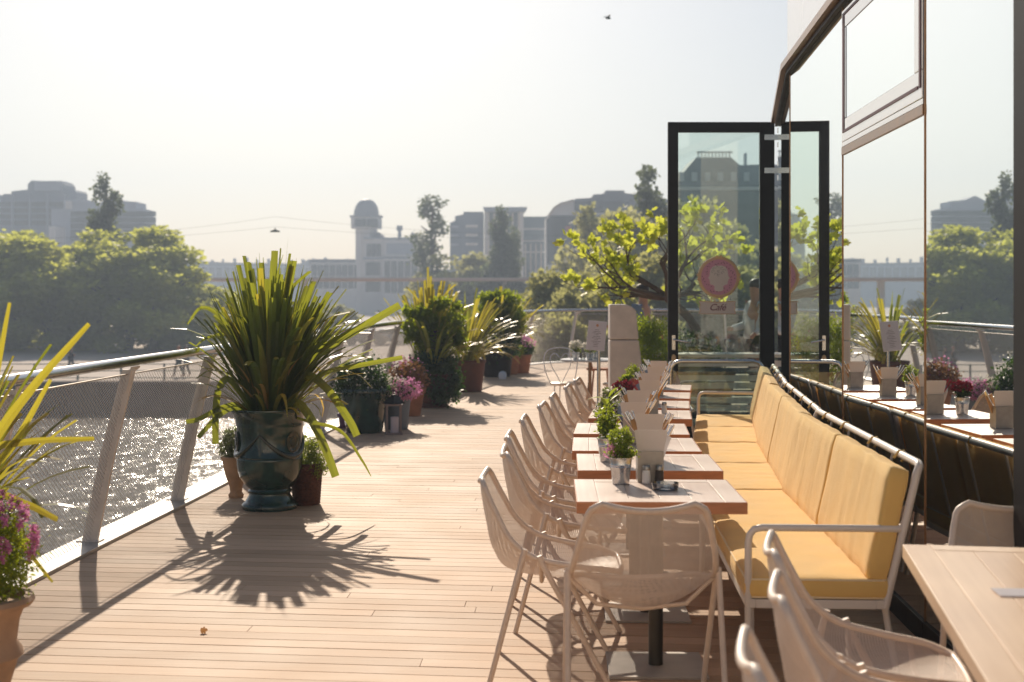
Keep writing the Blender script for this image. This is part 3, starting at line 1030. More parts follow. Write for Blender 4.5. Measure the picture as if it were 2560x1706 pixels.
TL = ['square wooden table with the ashtray, at the head of the row',
      'second square wooden table of the row, carrying a potted sage plant', 'third square wooden table of the row, carrying a caddy and a small red salt pot',
      'fourth square wooden table of the row, carrying a leafy white-flowered pot', 'fifth square wooden table of the row, where the row bends towards the bench',
      'sixth square wooden table of the row, with a yellow-green pot plant', 'seventh square wooden table of the row, third before the glass door',
      'last square wooden table of the row, nearest the glass door']
TL[6] = 'seventh square wooden table of the row, last but one before the glass door'
t0 = make_table(TL[0], GTB)
TC = []
for i, (x, y, a) in enumerate(TAB):
    t = t0 if i == 0 else copy_tree(t0)
    t.location = (x, y+.3375, 0); t.rotation_euler.z = -R(a)
    t['label'] = TL[i]
    TC.append((x, y+.3375, a))
MB_T = .75

# big table
bt = empty('large_table', (1.553, 3.80, 0), R(-9.3), 'large pale wooden table in the lower corner with three mesh chairs along its side', 'table')
otop = plank_top(.80, 1.80, .045, border=.09, planks=5)
M['paleteak'] = wood_mat('pale_teak', (.62, .41, .26), (.84, .62, .43), .35, along='y', spec=.5)
o = otop.build('tabletop', M['paleteak'], bt, bevel=.002); o.location = (0, 0, .7275)
for sy in (-1, 1):
    MB().tube([(0, sy*.6, .012), (0, sy*.6, .70)], .033, 16).build('column', M['column'], bt, smooth=True)
    MB().box((0, sy*.6, .006), (.5, .40, .012)).build('base_plate', M['plate'], bt, bevel=.002)
cd = MB().box((0, 0, 0), (.21, .10, .0025)).build('menu_card', M['paper'])
cd.location = (1.46, 3.98, .7525); cd.rotation_euler.z = R(-4)
tag(cd, 'white folded menu card lying on the large pale table', 'menu card')

# ------------------------------------------------------------------ bench modules
def make_bench(L, label, nseat=1, nearend=True, seed=0):
    t = empty('yellow_bench', (0, 0, 0), 0, label, 'bench', 'ochre cushioned benches along the glass wall')
    # local: x across (0 = front), y along, z up
    fr_ = MB()
    fr_.box((.03, L/2, .365), (.04, L-.002, .035)); fr_.box((.54, L/2, .365), (.04, L-.002, .035))
    for y in (.02, L/2, L-.02):
        fr_.box((.285, y, .364), (.47, .035, .035))
    fr_.build('seat_frame', M['bframe'], t, bevel=.003)
    n_sl = int(L/.14)
    MB().box((.285, L/2, .378), (.46, L-.08, .006)).build('seat_panel', M['bframe'], t)
    for y in (.045, L-.045):
        MB().tube([(.035, y, .35), (.035, y, 0)], .0135, 10).build('leg', M['bframe'], t, smooth=True)
        MB().tube([(.56, y, .35), (.62, y, 0)], .0135, 10).build('leg', M['bframe'], t, smooth=True)
    bk = MB()
    zt_, xt = .915, .690
    bk.tube([(.555, .014, .35), (xt-.012, .014, zt_-.035), (xt, .02, zt_-.008), (xt+.002, .05, zt_), (xt+.002, L-.05, zt_), (xt, L-.02, zt_-.008), (xt-.012, L-.014, zt_-.035), (.555, L-.014, .35)], .0165, 12)
    bk.build('back_frame', M['bframe'], t, smooth=True)
    bk = MB()
    for k in range(1, 5):
        bk.tube([(.560, L*k/5, .36), (xt-.002, L*k/5, zt_-.012)], .006, 6)
        break
    bk.build('back_rod', M['bframe'], t, smooth=True)
    for k in range(2, 5):
        MB().tube([(.560, L*k/5, .36), (xt-.002, L*k/5, zt_-.012)], .006, 6).build('back_rod', M['bframe'], t, smooth=True)
    if nearend:
        for y in (.014,):
            MB().tube([(.022, y, 0), (.022, y, .60), (.028, y, .635), (.045, y, .655), (.075, y, .662), (.628, y, .662)], .0145, 12).build('armrest', M['bframe'], t, smooth=True)
    # seat cushions
    for k in range(nseat):
        l = L/nseat
        rb = rbox((.565, l-.012, .082), .020, (.292, l*(k+.5), .424), n=(14, 40, 14), puff=.010, wr=.006, seed=seed+k)
        cu = rb.build('seat_cushion', M['cushion'], t, smooth=True)
        x0, x1, y0, y1 = .012, .57, l*k+.008, l*(k+1)-.008
        rr = .03
        loop = []
        for (cx, cy, a0) in ((x0+rr, y0+rr, 180), (x1-rr, y0+rr, 270), (x1-rr, y1-rr, 0), (x0+rr, y1-rr, 90)):
            for q in range(5):
                a = R(a0+q*22.5)
                loop.append((cx+rr*math.cos(a), cy+rr*math.sin(a), .4585))
        MB().tube(loop, .0046, 6, closed=True).build('piping', M['piping'], cu, smooth=True)
        MB().tube([(a_, b_, .3895) for a_, b_, c_ in loop], .0046, 6, closed=True).build('piping', M['piping'], cu, smooth=True)
    ang = math.atan2(xt-.555-.02, zt_-.36)
    for k in range(2):
        l = L/2
        Mx = Matrix.Translation((.522, l*(k+.5), .455)) @ Matrix.Rotation(ang, 4, 'Y')
        h_ = .455
        rb = rbox((.088, l-.010, h_), .022, (0, 0, h_/2), n=(8, 50, 22), puff=.0, wr=.007, seed=seed+k*7+3, M=Mx)
        cu = rb.build('back_cushion', M['cushion'], t, smooth=True)
        for q in (.28, .72):
            yy = l*(k+q)
            MB().tube([(xt-.03, yy, zt_-.015), (xt-.01, yy, zt_+.014), (xt+.012, yy, zt_+.016), (xt+.020, yy, zt_-.01), (xt-.0, yy, zt_-.03)], .006, 6).build('tie', M['cushion'], cu, smooth=True)
    return t
b1 = make_bench(2.50, 'ochre cushioned bench with a white tube armrest, the one closest to the large pale table', 1, seed=1)
b1.location = (.91, 5.60, 0); b1.rotation_euler.z = -R(3.0)
b2 = make_bench(2.50, 'middle ochre cushioned bench of the three along the glass wall', 2, nearend=False, seed=5)
b2.location = (1.055, 8.13, 0); b2.rotation_euler.z = -R(6.3)
b3 = make_bench(2.36, 'ochre cushioned bench dappled with shade, ending at the glass door', 2, nearend=False, seed=9)
b3.location = (1.345, 10.66, 0); b3.rotation_euler.z = -R(8.2)
MB().tube([(.022, 2.345, 0), (.022, 2.345, .60), (.028, 2.345, .635), (.045, 2.345, .655), (.075, 2.345, .662), (.628, 2.345, .662)], .0145, 12).build('armrest', M['bframe'], b3, smooth=True)

# barrier tube in front of the door
bar = empty('tube_barrier', (1.53, 13.75, 0), 0, 'rounded steel tube barrier standing in front of the glass door', 'barrier')
pp = [(0, 0, 0), (0, 0, .80), (.012, 0, .855), (.045, 0, .895), (.10, 0, .91), (.80, 0, .91), (.855, 0, .895), (.888, 0, .855), (.90, 0, .80), (.90, 0, 0)]
MB().tube(pp, .021, 12).build('bent_tube', M['steel'], bar, smooth=True)
MB().box((.45, 0, .45), (.84, .01, .72)).build('glass_sheet', M['glass'], bar)

# ------------------------------------------------------------------ things on the tables
rngl = np.random.default_rng(11)
def bush(name, blobs, n, size, m, parent=None, seed=1, aspect=.5, up=None, hollow=.5, fr=6.0, cut=-.1, loc=None):
    rg = np.random.default_rng(seed); random.seed(seed)
    P = blob_points(blobs, n, rg, hollow, fr, cut, seed*1.37)
    V, Fc = leaf_arrays(P, size, rg, aspect, up)
    o = arr_mesh(name, V, Fc, m, parent)
    return o
def bucket(parent, name='bucket', m=None, r0=.037, r1=.050, h=.115):
    mb = MB()
    mb.lathe([(.0, 0), (r0, 0), (r0+(r1-r0)*.3, h*.3), (r0+(r1-r0)*.62, h*.62), (r0+(r1-r0)*.64+.002, h*.65), (r0+(r1-r0)*.68, h*.68), (r0+(r1-r0)*.72+.002, h*.72), (r0+(r1-r0)*.76, h*.75), (r1, h-.004), (r1+.003, h-.002), (r1+.003, h+.001), (r1-.002, h+.001), (r1-.005, h-.012), (0, h-.012)], 28)
    return mb.build(name, m or M['tin'], parent, smooth=True)
def place_on(i, u, v):
    x, y, a = TC[i]
    a = -R(a)
    return (x+u*math.cos(a)-v*math.sin(a), y+u*math.sin(a)+v*math.cos(a), .7505)
def herb(loc, label, kind, seed, group='potted herbs on the tables'):
    t = empty('potted_herb', loc, 0, label, 'potted plant', group)
    bucket(t)
    if kind == 'thyme':
        bush('foliage', [(0, 0, .155, .060, .060, .055), (0, 0, .19, .055, .055, .055), (.01, 0, .135, .06, .055, .03)], 1500, .016, M['herb'], t, seed, fr=22)
    elif kind == 'sage':
        bush('foliage', [(0, 0, .16, .05, .05, .05), (0, 0, .21, .045, .045, .06)], 420, .030, M['herb'], t, seed, .42, (0, 0, .6), fr=15)
    elif kind == 'grey':
        bush('foliage', [(0, 0, .155, .065, .06, .05), (0, 0, .2, .05, .05, .05)], 900, .020, M['greyleaf'], t, seed, .5, (0, 0, .4), fr=18)
        bush('flowers', [(0, 0, .19, .065, .06, .06)], 120, .016, M['whitepetal'], t, seed+1, .9, (0, 0, .6), hollow=.85, fr=18)
    elif kind == 'yellow':
        bush('foliage', [(0, 0, .16, .05, .05, .05)], 500, .028, M['herb'], t, seed, .6, (0, 0, .6), fr=18)
    elif kind == 'red':
        bush('foliage', [(0, 0, .145, .055, .05, .035)], 400, .022, M['darkleaf'], t, seed, .6, (0, 0, .6), fr=18)
        bush('flowers', [(0, 0, .18, .065, .06, .035)], 420, .020, M['redpetal'], t, seed+1, .8, (0, 0, .8), hollow=.8, fr=18)
    st = MB()
    rg = random.Random(seed)
    for k in range(9):
        a = rg.uniform(0, 6.28)
        st.tube([(.012*math.cos(a), .012*math.sin(a), .10), (.03*math.cos(a), .03*math.sin(a), .15), (.045*math.cos(a), .045*math.sin(a), .20)], .0013, 4)
    st.build('stems', M['herb'], t)
    return t
def broad_leaf(mb, base, d, L, wd, droop=.25, up=(0, 0, 1)):
    d = Vector(d).normalized(); s = d.cross(Vector(up))
    s = s.normalized() if s.length > .01 else Vector((1, 0, 0))
    nn = s.cross(d).normalized()
    vs, fs = [], []
    n = 7
    for i in range(n):
        t = i/(n-1)
        c = Vector(base)+d*L*t-Vector((0, 0, 1))*droop*L*t*t
        w_ = wd*math.sin(math.pi*min(.98, max(.04, t))**.8)*.5+.0008
        vs += [c-s*w_+nn*w_*.35, c, c+s*w_+nn*w_*.35]
    for i in range(n-1):
        fs += [(i*3, i*3+1, i*3+4, i*3+3), (i*3+1, i*3+2, i*3+5, i*3+4)]
    mb.add(vs, fs)
p1 = herb((.477, 6.24, .7505), 'bushy yellow-green herb in a zinc bucket on the table with the ashtray', 'thyme', 3)
fl = MB(); rg = random.Random(5)
bush('blossoms', [(-.035, -.02, .14, .035, .03, .035)], 60, .014, M['pink'], p1, 9, .9, hollow=.8)
p2 = herb(place_on(1, -.19, .02), 'tall sage plant with large leaves in a bucket on the second table', 'sage', 8)
sg_ = MB()
for k in range(20):
    a = k*2.4; z = .12+.011*k
    broad_leaf(sg_, (.01*math.cos(a), .01*math.sin(a), z), (math.cos(a)*.8, math.sin(a)*.8, .55+rg.uniform(-.4, .5)), rg.uniform(.06, .10), rg.uniform(.022, .032), rg.uniform(.1, .5))
broad_leaf(sg_, (.01, 0, .30), (.8, -.1, .75), .10, .03, .0)
sg_.tube([(0, 0, .1), (.005, 0, .22), (.012, 0, .33)], .0025, 5)
sg_.build('large_leaves', M['herb'], p2, smooth=True)
herb(place_on(2, -.15, .05), 'low grey-green herb with pale flowers on the third table', 'grey', 12)
herb(place_on(3, -.13, .0), 'white-flowered leafy pot plant on the fourth table', 'grey', 14)
herb(place_on(4, -.12, .0), 'small pot of dark red flowers on the fifth table', 'red', 16)
herb(place_on(5, -.12, .0), 'yellow-green pot plant on the sixth table', 'yellow', 17)
herb(place_on(6, -.12, .02), 'small green herb in a bucket on the seventh table', 'thyme', 18)

def shaker(loc, content, label):
    t = empty('shaker', loc, 0, label, 'shaker', 'salt and pepper shakers in front of the caddies')
    MB().lathe([(0, 0), (.0185, 0), (.019, .004), (.0175, .050), (.0155, .058), (0, .058)], 20).build('shaker_body', content, t, smooth=True)
    MB().lathe([(.0, .0582), (.0168, .0582), (.0172, .072), (.0135, .080), (0, .081)], 20).build('shaker_cap', M['cap'], t, smooth=True)
def caddy(loc, rz, label, seed, with_cut=2, handles=('cutlery', 'cutlery')):
    t = empty('menu_caddy', loc, rz, label, 'caddy', 'metal caddies with cards and cutlery on the tables')
    rg = random.Random(seed)
    w_, d_, h_ = .115, .085, .135
    bx = MB()
    bx.box((0, -d_/2, h_/2), (w_, .003, h_)); bx.box((0, d_/2, h_/2), (w_, .003, h_))
    bx.box((-w_/2+.0015, 0, h_/2), (.003, d_-.004, h_)); bx.box((w_/2-.0015, 0, h_/2), (.003, d_-.004, h_)); bx.box((0, 0, .003), (w_-.007, d_-.004, .004))
    bx.build('caddy_box', M['boxmetal'], t)
    for k, (dz, wtop, dy) in enumerate(((.225, .148, -.052), (.215, .135, -.034))):
        cdm = MB()
        zb = .07
        vs = []
        for e in (0, .002):
            vs += [(-.046, -.026+e+k*.008, zb), (.046, -.026+e+k*.008, zb), (wtop/2, dy+e, dz), (wtop/2-.006, dy-.001+e, dz+.006), (-wtop/2+.006, dy-.001+e, dz+.006), (-wtop/2, dy+e, dz)]
        cdm.add(vs, [(0, 1, 2, 3, 4, 5), (11, 10, 9, 8, 7, 6)]+[(i, (i+1) % 6, 6+(i+1) % 6, 6+i) for i in range(6)])
        cdm.build('folded_card', M['card'], t)
    return t
def cutlery_bundle(loc, rz, side, label, hm_, nap, seed, n=5):
    t = empty('cutlery_bundle', loc, rz, label, 'cutlery', 'cutlery standing in the caddies')
    rg = random.Random(seed)
    for k in range(n):
        x = side*(.020+.006*k); y = rg.uniform(-.008, .03)
        tx_ = side*(.088+.012*k+rg.uniform(-.004, .004)); ty_ = y+rg.uniform(-.02, .02)
        z1 = .222+rg.uniform(-.01, .02)
        MB().tube([(x*.6, y, .012), (x, y, .09), (tx_*.9, ty_, z1*.9), (tx_, ty_, z1)], [.002, .0025, .0052, .0045], 6).build('handle', hm_, t, smooth=True)
    nm = MB()
    s_ = side
    nm.add([(s_*.012, .0, .02), (s_*.035, .006, .02), (s_*.098, .006, .185), (s_*.062, .0, .205), (s_*.012, .012, .02), (s_*.035, .018, .02), (s_*.098, .020, .185), (s_*.062, .014, .205)],
           [(0, 1, 2, 3), (7, 6, 5, 4), (0, 4, 5, 1), (1, 5, 6, 2), (2, 6, 7, 3), (3, 7, 4, 0)])
    nm.build('napkin', nap, t)
    return t
CT = ['behind the salt and pepper, on the table with the ashtray', 'on the second table, behind the sage plant', 'on the third table of the row', 'on the fourth table of the row',
      'on the fifth table, between red handles and an orange napkin', 'on the sixth table of the row', 'on the seventh table of the row', 'on the last table, beside the glass door']
CX = [(.613, 6.33), (.69, 7.13), (.67, 7.88), (.785, 8.80), (.945, 9.78), (1.04, 10.62), (1.165, 11.5), (1.285, 12.42)]
HM = [M['cutlery'], M['cutlery'], M['cutlery'], M['cutlery'], M['redhandle'], M['cutlery'], M['cutlery'], M['cutlery']]
SH = ['first', 'second', 'third', 'fourth', 'fifth', 'sixth', 'seventh', 'last']
for i, (x, y) in enumerate(CX):
    rz_ = -R(TAB[i][2]+(3 if i % 2 else -2))
    caddy((x, y, .7505), rz_, 'grey card and metal caddy '+CT[i], i)
    cutlery_bundle((x, y, .7505+.006), rz_, 1, 'cutlery leaning towards the bench out of the '+SH[i]+' caddy of the row', HM[i] if i != 4 else M['cutlery'], M['orangenap'] if i == 4 else (M['napkin'] if i else M['paper']), i+20, 3+(i % 3))
    if i:
        cutlery_bundle((x, y, .7505+.006), rz_, -1, 'cutlery leaning away from the bench out of the '+SH[i]+' caddy of the row', HM[i], M['napkin'] if i % 2 else M['bluecloth'], i+50, 5)
shaker((.600-.010, 6.245, .7505), M['salt'], 'white salt shaker with a steel cap in front of the first caddy')
shaker((.600+.048, 6.250, .7505), M['pepper'], 'dark pepper shaker with a steel cap in front of the first caddy')
shaker((CX[4][0]+.10, CX[4][1]-.02, .7505), M['salt'], 'white-topped salt shaker beside the caddy on the fifth table')
shaker((CX[2][0]+.075, CX[2][1]-.03, .7505), M['redpetal'], 'small dark red shaker beside the caddy on the third table')
ash = MB().lathe([(0, 0), (.050, 0), (.055, .004), (.0575, .026), (.0575, .030), (.050, .030), (.046, .012), (0, .010)], 40)
ao = ash.build('ashtray', M['tumbler'], None, smooth=True); ao.location = (.652, 6.05, .7506)
tag(ao, 'round clear glass ashtray on the table at the head of the row', 'ashtray')

# ------------------------------------------------------------------ menu stand, render pillar
ms = empty('menu_stand', (.823, 13.5, 0), R(-6), 'white menu board on a slim steel pole beside the cream pillar', 'menu stand')
MB().lathe([(0, 0), (.14, 0), (.14, .008), (.02, .016), (0, .016)], 28).build('foot', M['steel'], ms, smooth=True)
MB().tube([(0, 0, .012), (0, 0, 1.05)], .017, 12).build('pole', M['steel'], ms, smooth=True)
bm_ = Matrix.Translation((-.02, -.02, 1.165)) @ Matrix.Rotation(R(5), 4, 'Y') @ Matrix.Rotation(R(-14), 4, 'X')
bo = MB().box((0, 0, 0), (.175, .012, .285), M=bm_).build('board', M['paper'], ms, bevel=.002)
MB().box((0, -.0065, 0), (.168, .002, .278), M=bm_).build('sheet', M['paper'], bo)
tx = MB(); rg = random.Random(3)
for k in range(11):
    z = .055-.016*k
    wd = rg.uniform(.05, .11) if k % 3 else .04
    tx.box((0, -.0080, z), (wd, .0006, .0035), M=bm_)
tx.build('text_lines', M['ink'], bo)
MB().lathe([(.006, 0), (.013, 0), (.013, .0006), (.006, .0006)], 16, M=bm_ @ Matrix.Translation((0, -.0078, .098)) @ RX).build('emblem', M['inkorange'], bo)

pil = empty('cream_pillar', (1.16, 14.75, 0), 0, 'cream rendered pillar with a rounded top corner and a flaring side', 'pillar')
def pil_prof(z0, z1, n=14):
    L_, R_ = [], []
    for i in range(n+1):
        z = z0+(z1-z0)*i/n
        xr = .115+.20*max(0, (1.45-z)/1.45)**1.4 if z < 1.38 else .115-.10*((z-1.38)/.07)**2
        L_.append((-.155, z)); R_.append((xr, z))
    return L_, R_
for (z0, z1) in ((0, 1.082), (1.09, 1.45)):
    L_, R_ = pil_prof(z0, z1)
    poly = L_+R_[::-1]
    MB().prism(poly, -.14, .14, M=RX).build('pillar_block', M['stone'], pil, bevel=.012)
# ------------------------------------------------------------------ flax plants, pots, shrubs on the terrace
def flax(parent, base, n, Lr, tilt, wd, seed, m, rspread=.12, trunc=.7, name='blades', azb=None, droop=(.1, .9)):
    rg = random.Random(seed)
    mb = MB()
    for k in range(n):
        a = rg.uniform(0, 2*math.pi) if azb is None else rg.gauss(azb[0], azb[1])
        q = rg.random()
        th = R(tilt[0]+(tilt[1]-tilt[0])*q**.85)
        L_ = rg.uniform(*Lr)*(1-.25*q)
        bend = rg.uniform(*droop)*(.25+q)
        r0 = rspread*(.15+.85*q)
        p = Vector((base[0]+r0*math.cos(a), base[1]+r0*math.sin(a), base[2]))
        tw = rg.uniform(-.5, .5)
        ns = 9
        w0 = wd*rg.uniform(.7, 1.15)
        cut = rg.random() < trunc
        ha = Vector((math.cos(a), math.sin(a), 0))
        kink = rg.random() < .16
        vs, fs = [], []
        for i in range(ns):
            t = i/(ns-1)
            thi = th*(.55+.45*t)+bend*t*t+(.9*max(0, t-.6)*2.2 if kink else 0)
            d = ha*math.sin(thi)+Vector((0, 0, 1))*math.cos(thi)
            if i: p = p+d*L_/(ns-1)
            s = Vector((-math.sin(a+tw*t), math.cos(a+tw*t), 0))
            nn = s.cross(d).normalized()
            if cut: w_ = w0*(.42+.58*math.sin(min(1, t*1.5)*math.pi/2))*(1-.10*t)
            else: w_ = w0*(.42+.58*math.sin(min(1, t*1.6)*math.pi/2))*(1-max(0, t-.45)**1.4*2.15)
            w_ = max(w_, .002)*.5
            vs += [p-s*w_+nn*w_*.30, p.copy(), p+s*w_+nn*w_*.30]
        for i in range(ns-1):
            fs += [(i*3, i*3+1, i*3+4, i*3+3), (i*3+1, i*3+2, i*3+5, i*3+4)]
        mb.add(vs, fs)
    return mb.build(name, m, parent, smooth=False, fix=False)
def blade(mb, pts, w0, tip=.9):
    P = catmull(pts, 5)
    vs, fs = [], []
    n = len(P)
    for i, p in enumerate(P):
        t = i/(n-1)
        d = Vector(P[min(i+1, n-1)])-Vector(P[max(i-1, 0)])
        s = Vector((d.z, .25*d.z, -d.x)).normalized() if abs(d.x) > .3*abs(d.z) else Vector((1, .2, 0))
        s = (s-d.normalized()*s.dot(d.normalized())).normalized()
        nn = s.cross(d).normalized()
        w_ = w0*.5*(.6+.4*min(1, t*3))*(1-(t**3)*(1-tip))
        vs += [Vector(p)-s*w_+nn*w_*.3, Vector(p), Vector(p)+s*w_+nn*w_*.3]
    for i in range(n-1):
        fs += [(i*3, i*3+1, i*3+4, i*3+3), (i*3+1, i*3+2, i*3+5, i*3+4)]
    mb.add(vs, fs)

# the big glazed urn
PX, PY = -1.775, 10.42
u = empty('glazed_urn', (PX, PY, 0), 0, 'large dark green glazed urn with garland relief holding a tall flax plant', 'urn')
prof = [(0, 0), (.198, 0), (.203, .012), (.203, .035), (.190, .048), (.178, .055), (.165, .075), (.150, .105), (.149, .118), (.158, .124), (.160, .134), (.152, .142), (.150, .150), (.185, .185), (.218, .235), (.236, .300), (.241, .36), (.243, .375), (.239, .38), (.243, .388), (.238, .395), (.238, .55), (.241, .60), (.245, .61), (.243, .62), (.250, .66), (.265, .695), (.286, .713), (.290, .722), (.288, .735), (.270, .737), (.262, .72), (.255, .69), (0, .69)]
MB().lathe(prof, 64).build('urn_body', M['glaze'], u, smooth=True)
rl = MB()
for k in range(3):
    a0 = R(-90-60+120*k+52)
    pts = []
    for t in np.linspace(0, 1, 22):
        a = a0+t*R(120); z = .555-.16*math.sin(t*math.pi)
        pts.append((.240*math.cos(a), .240*math.sin(a), z))
    rr = [.006+.016*math.sin(t*math.pi) for t in np.linspace(0, 1, 22)]
    MB().tube(pts, rr, 8).build('garland', M['glazerelief'], u, smooth=True)
    ac = a0
    MBm = Matrix.Rotation(ac+R(60)-R(60)+R(62)*0, 4, 'Z') @ Matrix.Translation((.235, 0, .47)) @ Matrix.Rotation(R(90), 4, 'Y')
    MBm = Matrix.Rotation(ac+R(60), 4, 'Z') @ Matrix.Translation((.233, 0, .50)) @ Matrix.Rotation(R(90), 4, 'Y')
    MB().lathe([(0, .004), (.055, .002), (.060, .014), (.048, .016), (.042, .010), (.028, .012), (.024, .019), (0, .020)], 28, M=MBm, sx=1.25).build('medallion', M['glazerelief'], u, smooth=True)
fx = empty('flax_plant', (PX, PY, .69), 0, 'tall spiky green flax plant with cut leaf tips growing in the glazed urn', 'plant')
flax(fx, (0, 0, -.02), 175, (.92, 1.24), (2, 36), .056, 21, M['blade'], .14, trunc=.5, droop=(.0, .34))
flax(fx, (0, 0, -.02), 16, (1.15, 1.38), (1, 22), .028, 27, M['blade'], .10, trunc=0, name='thin_blades', droop=(0, .15))
flax(fx, (0, 0, -.02), 46, (.85, 1.15), (22, 62), .050, 22, M['blade'], .16, azb=(0, .9), name='side_blades', droop=(0, .5))
flax(fx, (0, 0, -.02), 34, (.85, 1.20), (5, 55), .052, 23, M['bladeold'], .14, azb=(0, 1.3), name='yellow_blades', droop=(0, .5))
flax(fx, (0, 0, -.02), 20, (.45, .95), (40, 85), .038, 24, M['bladeold'], .16, azb=(-.1, .6), name='low_blades', droop=(.1, .9))
flax(fx, (0, 0, -.02), 12, (.6, .8), (25, 60), .034, 25, M['blade'], .16, azb=(3.1, .5), name='side_blades', droop=(.3, 1.2))
flax(fx, (0, 0, -.02), 22, (.4, .8), (20, 80), .028, 29, M['bladered'], .16, trunc=.3, name='dry_blades', droop=(.3, 1.2))
dm = MB()
blade(dm, [(.1, -.05, 0), (.22, -.16, .10), (.34, -.24, -.02), (.45, -.28, -.24), (.52, -.3, -.42)], .062)
blade(dm, [(.05, -.05, 0), (.25, -.12, .28), (.42, -.18, .22), (.60, -.2, -.02), (.66, -.2, -.14)], .058)
blade(dm, [(.12, -.05, 0), (.33, -.2, -.04), (.55, -.25, -.10), (.70, -.27, -.30), (.77, -.28, -.42)], .026, .2)
blade(dm, [(-.1, -.06, 0), (-.26, -.15, .26), (-.34, -.18, .18), (-.36, -.18, -.05), (-.36, -.18, -.2)], .05)
blade(dm, [(-.1, -.06, 0), (-.2, -.15, .08), (-.32, -.18, .06), (-.48, -.18, -.02), (-.57, -.18, -.04)], .036)
blade(dm, [(-.1, -.06, 0), (-.22, -.15, .06), (-.34, -.18, .0), (-.48, -.2, -.15)], .036)
blade(dm, [(.1, 0, .2), (.35, -.05, .45), (.65, -.1, .62), (.96, -.1, .80)], .058)
blade(dm, [(.1, 0, .1), (.4, -.1, .30), (.6, -.1, .35), (.98, -.1, .42)], .036)
blade(dm, [(-.1, 0, .2), (-.25, -.1, .55), (-.35, -.1, .72), (-.48, -.1, .78), (-.58, -.1, .66)], .034, .3)
blade(dm, [(-.1, 0, .2), (-.22, -.1, .45), (-.3, -.1, .58), (-.44, -.1, .56), (-.52, -.1, .5)], .026, .3)
dm.build('drooping_blades', M['blade'], fx, fix=False)

def pot(name, loc, label, cat, prof, m, group=None, seg=28):
    t = MB().lathe(prof, seg).build(name, m, None, smooth=True)
    t.location = loc
    return tag(t, label, cat, group)
def rim_prof(r0, r1, h, lip=.012):
    return [(0, 0), (r0, 0), (r0+.004, .01), (r1-.004, h-.055), (r1-.002, h-.05), (r1+lip, h-.045), (r1+lip+.002, h-.006), (r1+lip-.004, h), (r1-.010, h), (r1-.02, h-.04), (0, h-.04)]

# small urn and bush left of it, wicker pot right of it
pot('terracotta_urn', (-2.13, 10.98, 0), 'slim pale terracotta urn half hidden behind the glazed urn, by the edge strip', 'urn',
    [(0, 0), (.055, 0), (.060, .02), (.045, .04), (.05, .08), (.085, .18), (.105, .28), (.118, .30), (.118, .315), (.1, .318), (.09, .30), (0, .30)], M['paleterra'])
bb = empty('small_bush', (-2.13, 10.98, .30), 0, 'small dry-looking clipped bush in the slim terracotta urn', 'bush')
bush('foliage', [(0, 0, .12, .13, .13, .12), (-.02, 0, .06, .11, .1, .07)], 2600, .022, M['greyleaf'], bb, 31, fr=12)
MB().tube([(0, 0, -.02), (.005, 0, .06), (0, .01, .12)], .008, 6).build('stem', M['bark'], bb)
wk = MB()
wk.lathe(rim_prof(.095, .118, .31, .006), 28)
for k in range(26):
    z = .012+.0112*k; r = .097+.022*z/.31
    wk.tube([((r+.0015*math.sin(a*9+k*math.pi))*math.cos(a), (r+.0015*math.sin(a*9+k*math.pi))*math.sin(a), z) for a in np.linspace(0, 2*math.pi, 73)[:-1]], .0058, 5, closed=True)
wo_ = wk.build('wicker_pot', M['wicker'], None, smooth=True); wo_.location = (-1.535, 10.62, 0)
tag(wo_, 'dark brown wicker pot standing close beside the foot of the glazed urn', 'pot')
bb = empty('trailing_herb', (-1.535, 10.62, .27), 0, 'feathery light green herb spilling out of the dark wicker pot', 'plant')
bush('foliage', [(0, 0, .10, .14, .13, .12), (.08, -.06, .02, .10, .08, .09), (0, 0, .16, .10, .1, .09)], 3000, .020, M['herb'], bb, 33, fr=14)
st = MB(); rg = random.Random(4)
for k in range(22):
    a = rg.uniform(0, 6.28); l = rg.uniform(.08, .17)
    st.tube([(0, 0, 0), (l*.5*math.cos(a), l*.5*math.sin(a), .11), (l*math.cos(a), l*math.sin(a), rg.uniform(-.03, .2))], .002, 4)
st.build('stems', M['herb'], bb)

# foreground: flowering bush in a pale urn and a flax plant at the frame's edge
pot('pale_urn', (-1.985, 5.25, 0), 'tall pale terracotta urn with a rolled rim under the purple-flowered bush', 'urn',
    [(0, 0), (.13, 0), (.135, .02), (.11, .04), (.115, .10), (.145, .2), (.155, .235), (.175, .25), (.17, .27), (.150, .30), (.160, .38), (.175, .42), (.205, .435), (.215, .452), (.205, .468), (.18, .47), (.17, .44), (0, .44)], M['paleterra'])
lv = empty('flowering_bush', (-1.985, 5.25, .47), 0, 'blurred round bush topped with purple flower spikes in the pale urn', 'flowering plant')
bush('foliage', [(0, 0, .16, .215, .21, .19), (.03, 0, .10, .18, .18, .14), (0, 0, .24, .17, .17, .14)], 7500, .026, M['box'], lv, 41, .3, fr=9, hollow=.6)
fl_b = []
rg = random.Random(8)
for k in range(85):
    a = rg.uniform(0, 6.28); th = math.acos(rg.uniform(-.05, 1))
    fl_b.append((.225*math.sin(th)*math.cos(a), .22*math.sin(th)*math.sin(a), .17+.225*math.cos(th), .012, .012, .026))
bush('blossoms', fl_b, 3400, .013, M['mauve'], lv, 42, .7, fr=3, cut=-2, hollow=.2)
gp = pot('planter', (-2.42, 6.05, 0), 'dark planter at the frame edge carrying the yellow-green flax plant', 'planter', rim_prof(.17, .24, .52), M['brick'])
f2 = empty('flax_plant', (-2.42, 6.05, .5), 0, 'blurred yellow-green flax plant reaching in beside the purple-flowered bush', 'plant')
flax(f2, (0, 0, 0), 24, (.65, .95), (10, 58), .034, 51, M['bladeold'], .12, azb=(0, .9), name='yellow_blades', droop=(0, .5))
